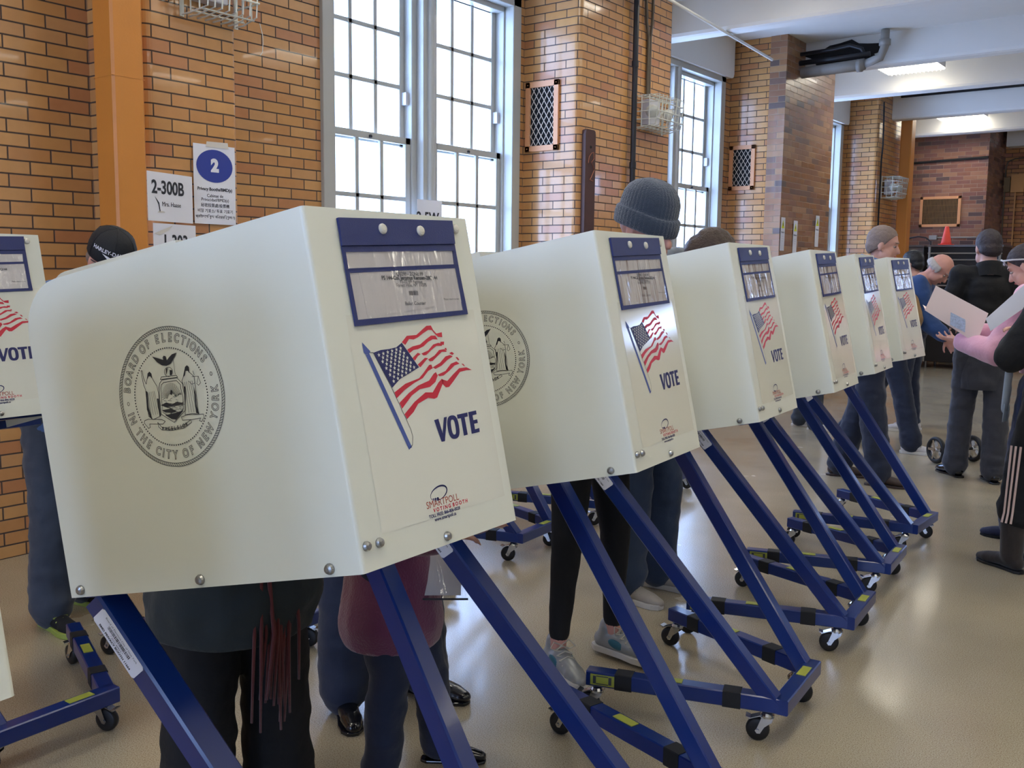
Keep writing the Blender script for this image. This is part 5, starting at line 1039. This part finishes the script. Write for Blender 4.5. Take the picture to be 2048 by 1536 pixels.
person('person in jeans and white sneakers behind the fifth booth', (-3.35, 9.0), 10, 1.45, 20, 20, 0, top=dict(mat='navy_cloth', hem=.86), bottom=('denim_grey', 1.3, 1.15), shoes=('shoe_white', 'sole_white', 'sneaker'), hair=('short', 'hair_dark'), vox=.014, legs={'R': ((.1, -.1, .5), (.12, -.12, .085), -6), 'L': ((0, .1, .5), (-.1, .1, .085), 6)})
person('person in black trousers behind the man in the light blue shirt', (-3.05, 9.6), 200, 1.40, 0, 8, 0, top=dict(mat='black_cloth', hem=.8), bottom=('black_cloth', 1.4, 1.2), shoes=('shoe_white', 'sole_white', 'sneaker'), hair=('short', 'hair_dark'), vox=.014)
# wheeled shopping cart behind the man in the black coat
t = thing('shopping_cart', 'small wheeled cart with silver rimmed wheel behind the black coated man', 'cart', (-1.93, 7.95, 0), R(142)); KIDS[t.name] = []
for y in (-.0, .0):
    pass
for y in (-.02, -.36):
    w = MB(); prof = []
    for k in range(13): a = 2*pi*k/12; prof.append((.088+.017*cos(a), y+.019*sin(a)))
    vs_ = []; n = 28
    m_ = MB()
    for r_, yy in prof: vs_ += [(r_*cos(2*pi*k/n), yy, .105+r_*sin(2*pi*k/n)) for k in range(n)]
    m_.add(vs_, [(i*n+k, i*n+(k+1) % n, (i+1)*n+(k+1) % n, (i+1)*n+k) for i in range(12) for k in range(n)]); wo = m_.build('wheel', 'rubber', t, smooth=True)
    m_ = MB(); m_.lathe([(.022, -.02), (.022, .02)], (0, y, .105), (0, 1, 0), 12)
    for k in range(5): a = 2*pi*k/5; m_.bar((.015*cos(a), y, .105+.015*sin(a)), (.078*cos(a), y, .105+.078*sin(a)), .018, .03, (0, 1, 0))
    m_.lathe([(.078, -.012), (.08, 0), (.078, .012)], (0, y, .105), (0, 1, 0), 24) if 0 else None
    for k in range(24): a, b_ = 2*pi*k/24, 2*pi*(k+1)/24; m_.bar((.074*cos(a), y, .105+.074*sin(a)), (.074*cos(b_), y, .105+.074*sin(b_)), .02, .006, (0, 1, 0))
    m_.build('rim', 'chrome', wo)
m_ = MB(); m_.tube([(0, -.38, .105), (0, .0, .105)], .012, 8); m_.lathe([(.03, 0), (.03, .06)], (0, -.12, .105), (0, 1, 0), 10); m_.build('axle', 'black_metal', t)
m_ = MB(); m_.tube([(.0, -.14, .105), (.0, -.17, .4), (.0, -.2, .62), (.0, -.26, .62), (.0, -.28, .105)], .011, 8); m_.build('handle_frame', 'chrome', t, smooth=True)
m_ = MB(); m_.bx((-.16, -.11, 0), (.16, .11, .0)) if 0 else None
tag(MB().bx((-.0, -.0, 0), (.001, .001, .001)).build('x', 'void'), 'x y z w', 'x') if 0 else None
# steel kitchen units against the end wall
def unit(x0, x1, y0, y1, h, label, rails=0):
    t = thing('steel_cabinet', label, 'cabinet', ((x0+x1)/2, (y0+y1)/2, 0)); a, d = (x1-x0)/2, (y1-y0)/2
    m_ = MB(); m_.bx((-a, -d+.02, .1), (a, d, h)); m_.build('cabinet_body', 'steel_dark' if rails else 'steel', t, bevel=.01)
    m_ = MB(); m_.bx((-a-.01, -d, h), (a+.01, d, h+.03)); m_.build('cabinet_top', 'steel', t)
    if rails:
        m_ = MB()
        for k in range(rails): z = h-.1-.1*k; m_.tube([(-a, -d-.01, z), (a, -d-.01, z)], .012, 8)
        for x in (-a+.03, a-.03): m_.tube([(x, -d-.01, .1), (x, -d-.01, h)], .018, 8)
        m_.build('rack_rails', 'steel_light', t)
    else:
        for q in (-1, 1):
            m_ = MB(); m_.bx((q*a*.5-a*.47, -d-.005, .15), (q*a*.5+a*.47, -d+.02, h-.06)); dr = m_.build('cabinet_door', 'steel', t, bevel=.006); m_ = MB(); m_.tube([(q*.05, -d-.03, h*.5), (q*.05, -d-.03, h*.7)], .01, 8); m_.build('handle', 'chrome', dr)
    for q in (-1, 1):
        for r_ in (-1, 1):
            m_ = MB(); m_.tube([(q*(a-.05), r_*(d-.06), 0), (q*(a-.05), r_*(d-.06), .11)], .02, 8); m_.build('leg', 'steel', t)
    return t
unit(-4.72, -4.30, 16.3, 17.0, 1.9, 'grey steel cabinet with flat top against the plum end wall')
unit(-4.22, -3.15, 16.25, 16.95, 1.9, 'wide steel rack with horizontal rails under the orange cone', 9)
m_ = MB(); m_.tube([(-.2, 0, 0), (-.19, 0, .08), (-.12, 0, .13), (0, 0, .15), (.12, 0, .13), (.19, 0, .07), (.2, 0, 0)], .012, 8); tag(m_.build('cable_loop', 'black_metal', loc=(-4.5, 16.7, 1.93)), 'black cable loop arching over the grey steel cabinet', 'cable')
t = thing('traffic_cone', 'orange traffic cone standing on top of the steel rack', 'cone', (-4.03, 16.55, 1.93))
m_ = MB(); m_.lathe([(.085, .02), (.075, .05), (.03, .29), (.022, .3)], (0, 0, 0), (0, 0, 1), 24); m_.build('cone_body', 'cone_orange', t, smooth=True)
m_ = MB(); m_.bx((-.1, -.1, 0), (.1, .1, .022)); m_.build('cone_base', 'cone_orange', t, bevel=.006)
